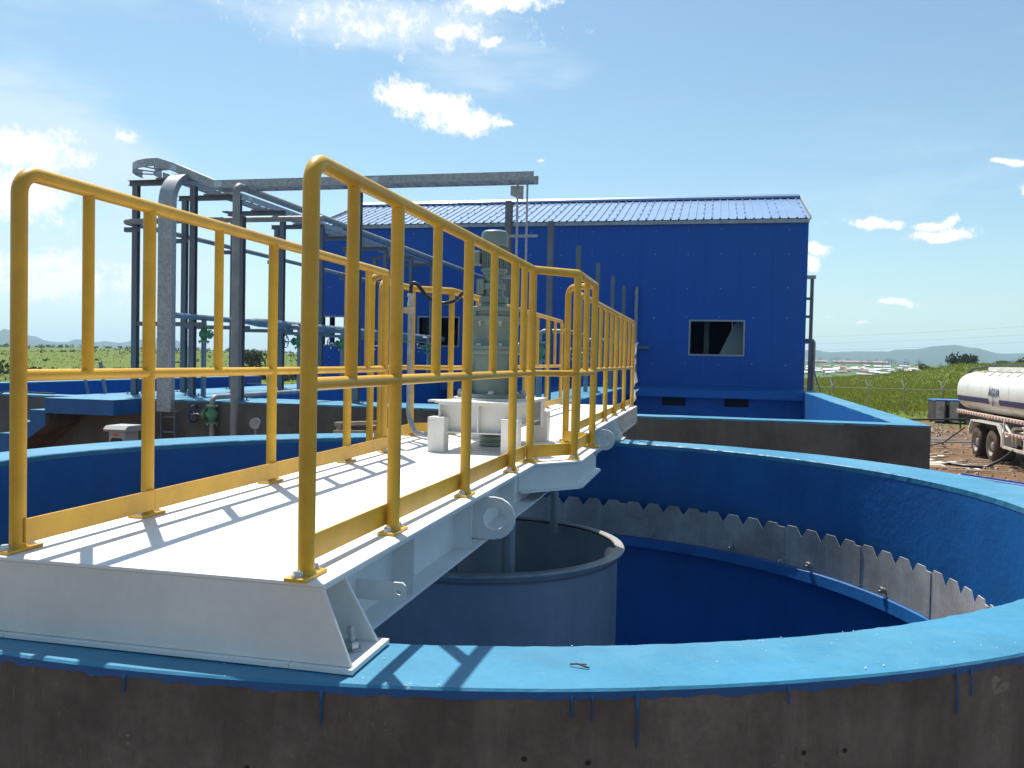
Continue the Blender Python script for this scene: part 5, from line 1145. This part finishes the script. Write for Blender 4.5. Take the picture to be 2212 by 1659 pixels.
# hoses on the ground
for lb, pts_, r_ in (('black hose from under the truck to the basin corner', [(8.95, 28.4, 0.75), (8.5, 28.55, 0.30), (8.15, 28.7, 0.05), (7.6, 28.9, 0.04), (7.1, 29.6, 0.04), (6.6, 30.6, 0.04), (5.2, 31.6, 0.04)], 0.045),
                     ('thin dark hose lying behind the truck wheels', [(8.9, 34.0, 0.9), (8.4, 34.8, 0.25), (7.9, 35.6, 0.03), (6.8, 35.5, 0.03), (5.5, 36.5, 0.03)], 0.025)):
    h_ = MB().path(fillet(pts_, 0.4, 6), r_, 10); tag(h_.build('ground_hose', 'black_rubber', off=pts_[-1]), lb, 'hose')
# plywood sheets
for k, (x, y, rz_) in enumerate(((6.15, 30.2, 0.05), (6.0, 28.9, -0.04))):
    p_ = MB().box(-0.95, 0.95, -0.62, 0.62, 0.02, 0.045); o = p_.build('plywood_sheet', 'ply', smooth=False); o.location = (x, y, 0.02*k); o.rotation_euler = (0, 0, rz_)
    tag(o, ('pale plywood sheet on the earth, farther of the two' if k == 0 else 'pale plywood sheet on the earth, nearer of the two'), 'plywood sheet', 'plywood sheets beside the basin')
# blue roof sheet leaning on scrap behind the tank
bs = thing('blue_metal_sheet', 'spare blue metal roofing sheet lying on scrap beyond the tank rim', 'metal sheet', (7.2, 23.0, 0.1))
MB().add([(5.9, 24.5, 0.10), (8.4, 20.9, 0.10), (9.0, 21.4, 0.20), (6.5, 25.0, 0.20), (5.9, 24.5, 0.07), (8.4, 20.9, 0.07), (9.0, 21.4, 0.17), (6.5, 25.0, 0.17)], [(0, 1, 2, 3), (7, 6, 5, 4), (0, 4, 5, 1), (1, 5, 6, 2), (2, 6, 7, 3), (3, 7, 4, 0)]).build('sheet', 'roof_blue', bs, smooth=False)
for s_ in (0.2, 0.5, 0.8):
    a = Vector((5.9, 24.5, 0.105)).lerp(Vector((6.5, 25.0, 0.205)), s_); b = Vector((8.4, 20.9, 0.105)).lerp(Vector((9.0, 21.4, 0.205)), s_); MB().bar(a, b, 0.05, 0.03).build('rib', 'roof_blue', bs, smooth=False)
MB().bar((6.52, 25.02, 0.19), (9.02, 21.42, 0.19), 0.05, 0.09).build('edge_fold', 'clad_blue', bs, smooth=False)
for q in ((6.4, 24.6), (8.5, 21.6)): MB().box(q[0]-0.15, q[0]+0.15, q[1]-0.1, q[1]+0.1, 0, 0.10).build('support_block', 'timber', bs, smooth=False)
# skips behind the truck
for k, (x, w_, lb) in enumerate(((11.95, 0.50, 'narrow rust-streaked steel bin by the fence post, left of the pair'), (12.65, 1.7, 'wide dark steel bin with rust-streaked end behind the truck'))):
    t_ = thing('steel_bin', lb, 'bin', (x, 51.8, 0), 'steel bins by the fence')
    MB().prism([(x-0.02, 0.12), (x+w_, 0.12), (x+w_+0.03, 1.22), (x-0.05, 1.22)], 'Y', 51.3, 52.9).build('bin_body', 'truck_dark', t_, smooth=False)
    MB().prism([(x, 0.12), (x+0.42, 0.12), (x+0.44, 1.2), (x-0.03, 1.2)], 'Y', 51.27, 51.295).build('end_plate', 'skip_rust', t_, smooth=False)
    MB().box(x-0.07, x+w_+0.06, 51.25, 52.95, 1.221, 1.29).build('rim_tube', 'skip_blue', t_, smooth=False)
    for xx in (x+0.05, x+w_-0.15): MB().box(xx, xx+0.1, 51.3, 52.9, 0.0, 0.12).build('skid', 'truck_dark', t_, smooth=False)
pl = MB().tube((8.3, 46.5, 0.35), (12.9, 47.6, 0.5), 0.05, 10); pl.tube((9.2, 46.6, 0.0), (9.2, 46.75, 0.38), 0.04, 8); pl.tube((12.2, 47.4, 0.0), (12.2, 47.45, 0.45), 0.04, 8)
tag(pl.build('pipe_barrier', 'truck_dark', off=(10.5, 47, 0)), 'dark horizontal pole barrier behind the truck', 'barrier')
gs = MB().box(-2.2, 2.2, -1.2, 1.2, 0.0, 0.02); o = gs.build('gravel_pad', 'concrete_grey', smooth=False); o.location = (8.2, 39.0, 0.01); o.rotation_euler = (0, 0, 0.3); tag(o, 'patch of grey gravel on the yard behind the truck', kind='structure')
# rubble and scrap scattered on the yard: uncountable
rb = MB(); random.seed(5)
def clod(x, y, s_, z=0.0):
    n_ = 6; V = [(x+s_*random.uniform(.6, 1.1)*cos(2*pi*i/n_), y+s_*random.uniform(.6, 1.1)*sin(2*pi*i/n_), z-0.02) for i in range(n_)]+[(x+s_*random.uniform(.3, .6)*cos(2*pi*i/n_), y+s_*random.uniform(.3, .6)*sin(2*pi*i/n_), z+s_*random.uniform(.35, .8)) for i in range(n_)]
    rb.add(V, [(i, (i+1) % n_, n_+(i+1) % n_, n_+i) for i in range(n_)]+[tuple(range(n_, 2*n_))])
for k in range(1500):
    y = random.uniform(22, 54); x = random.uniform(3.3, 0.32*y+2.5)
    clod(x, y, random.choice((0.03, 0.05, 0.07, 0.1))*random.uniform(.7, 1.5))
for k in range(120):
    t = random.random(); clod(7.0+3.5*t+random.uniform(-.8, .8), 52-8*t+random.uniform(-1, 1), random.uniform(.1, .28))
tag(rb.build('rubble', 'debris', smooth=False), 'earth clods and rubble scattered over the yard', kind='stuff')
sp = MB()
for k in range(70):
    y = random.uniform(27, 44); x = random.uniform(4.2, 0.27*y); a = random.uniform(-.6, .6); L_ = random.uniform(.3, 1.6)
    sp.bar((x, y, 0.05), (x+L_*cos(a), y+L_*sin(a)*0.5, 0.07), 0.06, 0.025)
tag(sp.build('scrap_timber', 'timber', smooth=False), 'loose offcuts of timber strewn over the yard', kind='stuff')
rg = MB()
for k in range(9):
    x, y = random.uniform(6.2, 8.0), random.uniform(27.6, 33.5); V = []
    for i in range(7): a = 2*pi*i/7; V.append((x+random.uniform(.1, .35)*cos(a), y+random.uniform(.05, .2)*sin(a), 0.05+random.uniform(0, .05)))
    rg.add(V, [tuple(range(7))])
tag(rg.build('paper_litter', 'rag_white', smooth=False), 'white scraps of paper and plastic on the earth', kind='stuff')

# ------------------------------------------------------------------ fences
def fence(label, x0, x1, y, step, zt, zr, arms=True):
    t_ = thing('wire_fence', label, 'fence', ((x0+x1)/2, y, 0)); x = x0; n_ = 0
    while x <= x1+0.01:
        gz = ground_z(x, y)-0.1; lean = random.uniform(-.03, .03)
        p_ = MB().tube((x, y, gz), (x+lean, y, zr+0.10), 0.045, 8).build('post', 'skip_rust', t_)
        if arms:
            MB().tube((x+lean, y, zr+0.02), (x+lean-0.16, y, zt), 0.04, 8).build('arm', 'refl_white', p_); MB().tube((x+lean, y, zr+0.02), (x+lean+0.22, y, zt), 0.035, 8).build('arm', 'skip_rust', p_)
        x += step
    for zz_, rr_ in ((zr, 0.024), (zr-0.75, 0.004)):
        MB().tube((x0, y, zz_), (x1, y, zz_), rr_, 6).build('wire', 'zinc', t_)
    return t_
fence('wire fence with forked posts along the far edge of the yard', -8+0.05, 26.0, 61.6, 2.262, 2.14, 1.58)
fence('wire fence with forked posts behind the basin, before the scrub', -58, -14, 40.5, 3.0, 1.98, 1.45)

# ------------------------------------------------------------------ vegetation
def leaf_cloud(mb, c, rad, n, size, flat=1.0):
    for k in range(n):
        while True:
            p = Vector((random.uniform(-1, 1), random.uniform(-1, 1), random.uniform(-1, 1)))
            if p.length < 1: break
        p = p*(0.55+0.45*random.random()) if p.length > 0.3 else p.normalized()*random.uniform(.5, 1)
        q = Vector(c)+Vector((p.x*rad[0], p.y*rad[1], p.z*rad[2]))
        a = Vector((random.gauss(0, 1), random.gauss(0, 1), random.gauss(0, 1)*flat)).normalized(); b = a.orthogonal().normalized(); b = Matrix.Rotation(random.random()*6.28, 3, a) @ b; c2 = a.cross(b)
        s_ = size*random.uniform(.6, 1.35)
        mb.add([q-b*s_, q-c2*s_*0.6, q+b*s_, q+c2*s_*0.6], [(0, 1, 2, 3)])
def tree(label, x, y, h, w, leafm='leaf_dark', lobes=9, dens=90, cat='tree', group=None, seed=0):
    random.seed(100+seed); gz = ground_z(x, y); t_ = thing('tree', label, cat, (x, y, gz), group)
    m_ = MB(); m_.tube((x, y, gz-0.3), (x+0.1*w*random.uniform(-1, 1), y, gz+h*0.45), h*0.045, 8, h*0.028)
    c0_ = Vector((x, y, gz+h*0.35)); crown = MB()
    for k in range(lobes):
        a = 2*pi*k/lobes+random.random(); rr_ = w*0.5*random.uniform(.25, .72); q = Vector((x+rr_*cos(a), y+rr_*sin(a), gz+h*random.uniform(.45, .88)))
        m_.tube(c0_, q, h*0.018, 6, h*0.006)
        s_ = w*random.uniform(.16, .27); leaf_cloud(crown, q, (s_, s_, s_*0.75), dens, w*0.035)
    m_.build('trunk', 'bark', t_); crown.build('crown', leafm, t_, smooth=False); return t_
def polar(az, D): return D*sin(radians(az)), D*cos(radians(az))
tree('broad dark tree standing alone on the grass crest beyond the truck', *polar(14.3, 262), 6.6, 9.0, lobes=14, dens=130, seed=1)
tree('dark tree behind the tanker hatch, at the right picture edge', *polar(17.9, 262), 6.4, 8.5, lobes=12, dens=110, seed=2)
tree('smaller dark tree just left of the tanker hatch', *polar(16.6, 268), 5.6, 6.5, lobes=10, dens=100, seed=3)
tree('low bushy green tree left of the broad dark tree', *polar(12.6, 255), 4.0, 7.0, 'leaf_bush', lobes=9, dens=90, seed=4)
tree('small round green bush on the crest of the field', *polar(10.9, 246), 2.5, 4.6, 'leaf_bush', lobes=7, dens=70, seed=5)
tree('round dark bush in the scrub behind the pipe rack', *polar(-29.6, 150), 3.0, 6.5, 'leaf_scrub', lobes=10, dens=110, seed=6)
# trees around the settlement, too far to show detail
random.seed(31)
for k in range(34):
    az_ = random.uniform(6.0, 15.5); D_ = random.uniform(1420, 1760); h_ = random.uniform(7, 14)
    tree('small dark tree among the far houses', *polar(az_, D_), h_, h_*random.uniform(.8, 1.3), lobes=5, dens=14, group='trees around the far settlement', seed=40+k)
random.seed(77)
# scrub band and bushes on the plain beyond the basin: reads as one mass
sc_ = MB()
for k in range(150):
    az_ = random.uniform(-49, -23); D_ = random.uniform(100, 125); x, y = polar(az_, D_); s_ = random.uniform(.5, 1.15)*(1.5 if az_ < -42.5 else 0.85)
    leaf_cloud(sc_, (x, y, ground_z(x, y)+s_*0.55), (s_*1.5, s_*1.5, s_*0.8), 34, 0.26)
tag(sc_.build('undergrowth', 'leaf_scrub', smooth=False), 'dark band of scrub at the foot of the plain', kind='stuff')
sb = MB()
for k in range(420):
    az_ = random.uniform(-50, -20); D_ = 155+520*random.random()**0.8; x, y = polar(az_, D_); s_ = random.uniform(.35, .9)*(1+D_/1200)
    leaf_cloud(sb, (x, y, ground_z(x, y)+s_*0.4), (s_*1.1, s_*1.1, s_*0.6), 12, 0.22*(1+D_/700))
for k in range(170):
    az_ = random.uniform(-50, -18); D_ = random.uniform(600, 680); x, y = polar(az_, D_); s_ = random.uniform(.7, 1.9)
    leaf_cloud(sb, (x, y, ground_z(x, y)+s_*0.6), (s_*1.3, s_*1.3, s_*0.8), 16, 0.7)
for k in range(260):
    az_ = random.uniform(4, 17); D_ = random.uniform(700, 1700); x, y = polar(az_, D_); s_ = random.uniform(.8, 2.6)
    leaf_cloud(sb, (x, y, ground_z(x, y)+s_*0.5), (s_*1.3, s_*1.3, s_*0.8), 10, 0.8)
tag(sb.build('shrubbery', 'leaf_bush', smooth=False), 'green bushes dotted over the plain', kind='stuff')
# tall grass beyond the fence
gm_ = MB(); random.seed(9); gv = []; gf = []
def tuft(x, y, h, n_, w):
    z = ground_z(x, y)-0.03
    for j in range(n_):
        a = random.random()*6.283; l = random.uniform(.1, .45)*h; b = random.random()*0.22*h*1.5; bx_ = x+b*cos(a+1.3); by_ = y+b*sin(a+1.3); hh = h*random.uniform(.55, 1.1)
        o = len(gv); ca, sa_ = cos(a+1.57)*w, sin(a+1.57)*w
        gv.extend(((bx_-ca, by_-sa_, z), (bx_+ca, by_+sa_, z), (bx_+l*0.4*cos(a)+ca*.6, by_+l*0.4*sin(a)+sa_*.6, z+hh*0.6), (bx_+l*cos(a), by_+l*sin(a), z+hh))); gf.append((o, o+1, o+2, o+3))
for k in range(20000):
    az_ = random.uniform(3.0, 19.5); D_ = 52*(200/52.0)**random.random(); x, y = polar(az_, D_)
    if y < 62.3 and not (y > 56 and random.random() < 0.15): continue
    tuft(x, y, random.uniform(.16, .38)*(1+D_/700), 5, 0.014+D_*0.00022)
for k in range(3500):
    az_ = random.uniform(-50, -22); D_ = 60*(400/60.0)**random.random(); x, y = polar(az_, D_); tuft(x, y, random.uniform(.15, .35)*(1+D_/500), 4, 0.02+D_*0.0003)
gm_.v = gv; gm_.f = gf
tag(gm_.build('grass', 'grass_blade', smooth=False), 'tall green grass with yellowing tips beyond the fence', kind='stuff')

# ------------------------------------------------------------------ far settlement
random.seed(3)
hb = MB().box(-1, 1, -1, 1, -0.5, 1); HB = hb.mesh('house_wall', 'house_wall', smooth=False)
def hroof(m_): return MB().add([(-1.12, -1.15, 0), (1.12, -1.15, 0), (1.12, 0, 0.55), (-1.12, 0, 0.55), (1.12, 1.15, 0), (-1.12, 1.15, 0)], [(0, 1, 2, 3), (3, 2, 4, 5), (1, 4, 2), (0, 3, 5)]).mesh('roof', m_, smooth=False)
HR = {k: hroof(k) for k in ('house_roof', 'house_rust')}
dm = MB().box(-0.16, 0.16, -1.015, -1.004, -0.2, 0.7).mesh('door', 'dark', smooth=False)
LB = {'house_roof': 'small house with a shiny pale sheet roof in the far settlement', 'house_rust': 'small house with a dull reddish roof in the far settlement'}
for k in range(78):
    az_ = random.uniform(4.5, 12.6); D_ = random.uniform(1020, 1500); x, y = polar(az_, D_); gz = ground_z(x, y)
    m_ = 'house_rust' if random.random() < 0.35 else 'house_roof'
    sx_, sy_, sz_ = random.uniform(2.6, 6.0), random.uniform(2.0, 3.2), random.uniform(1.3, 2.0)
    t_ = thing('small_house', LB[m_], 'house', (x, y, gz), 'houses of the far settlement, ' + ('pale roofs' if m_ == 'house_roof' else 'reddish roofs'))
    t_.rotation_euler = (0, 0, random.uniform(-.5, .5))
    w_ = bpy.data.objects.new('wall', HB); COL.objects.link(w_); w_.parent = t_; w_.scale = (sx_, sy_, sz_)
    r_ = bpy.data.objects.new('roof', HR[m_]); COL.objects.link(r_); r_.parent = t_; r_.scale = (sx_, sy_, sz_*1.5); r_.location = (0, 0, sz_)
    d_ = bpy.data.objects.new('door', dm); COL.objects.link(d_); d_.parent = w_
for k, (az_, D_, sx_) in enumerate(((6.35, 1640, 16), (8.1, 1660, 22), (9.6, 1650, 20))):
    x, y = polar(az_, D_); gz = ground_z(x, y); t_ = thing('long_shed', ('long red-roofed shed on the rise behind the settlement, first from the duct post', 'long red-roofed shed on the rise behind the settlement, second from the duct post', 'long red-roofed shed on the rise behind the settlement, third from the duct post')[k], 'shed', (x, y, gz), 'long sheds behind the settlement')
    w_ = bpy.data.objects.new('wall', HB); COL.objects.link(w_); w_.parent = t_; w_.scale = (sx_, 6, 3)
    r_ = bpy.data.objects.new('roof', HR['house_rust']); COL.objects.link(r_); r_.parent = t_; r_.scale = (sx_, 6, 4); r_.location = (0, 0, 3)
bk = thing('brick_hut', 'small red-brown brick hut on the lower slope before the settlement', 'hut', (*polar(10.15, 560), ground_z(*polar(10.15, 560))))
o = bpy.data.objects.new('wall', HB.copy()); o.data.materials[0] = MATS['house_rust']; COL.objects.link(o); o.parent = bk; o.scale = (2.4, 2, 3.0)
o = bpy.data.objects.new('roof', HR['house_rust']); COL.objects.link(o); o.parent = bk; o.scale = (2.4, 2, 1.4); o.location = (0, 0, 3.0)
# overhead wires crossing far behind the truck
for k, (z0_, z1_) in enumerate(((7.6, 9.6), (6.3, 8.3), (5.0, 7.2))):
    a = Vector((*polar(0.0, 190), z0_+0.8)); b = Vector((*polar(24, 150), z1_+1.4)); pts_ = []
    for i in range(15):
        t = i/14; q = a.lerp(b, t); q.z -= 3.0*t*(1-t)*1.2; pts_.append(q)
    w_ = MB().path(pts_, 0.008, 6); tag(w_.build('overhead_wire', 'truck_dark', off=tuple(a)), ('topmost', 'middle', 'lowest')[k]+' of the three thin overhead wires in the sky above the hills', 'wire', 'overhead wires')

# ------------------------------------------------------------------ air
hz = MB().box(-8500, 8500, -8500, 8500, -32, 190)
ho = hz.build('haze', 'dark', smooth=False); ho.data.materials.clear()
hm = bpy.data.materials.new('haze'); hm.use_nodes = True; nt = hm.node_tree; nt.nodes.clear()
mo = nt.nodes.new('ShaderNodeOutputMaterial'); pv = nt.nodes.new('ShaderNodeVolumePrincipled')
pv.inputs['Color'].default_value = (0.58, 0.78, 1.0, 1); pv.inputs['Density'].default_value = 0.00015; pv.inputs['Anisotropy'].default_value = 0.2
nt.links.new(pv.outputs[0], mo.inputs['Volume']); ho.data.materials.append(hm)
tag(ho, 'pale haze in the air that fades the far hills', kind='stuff')
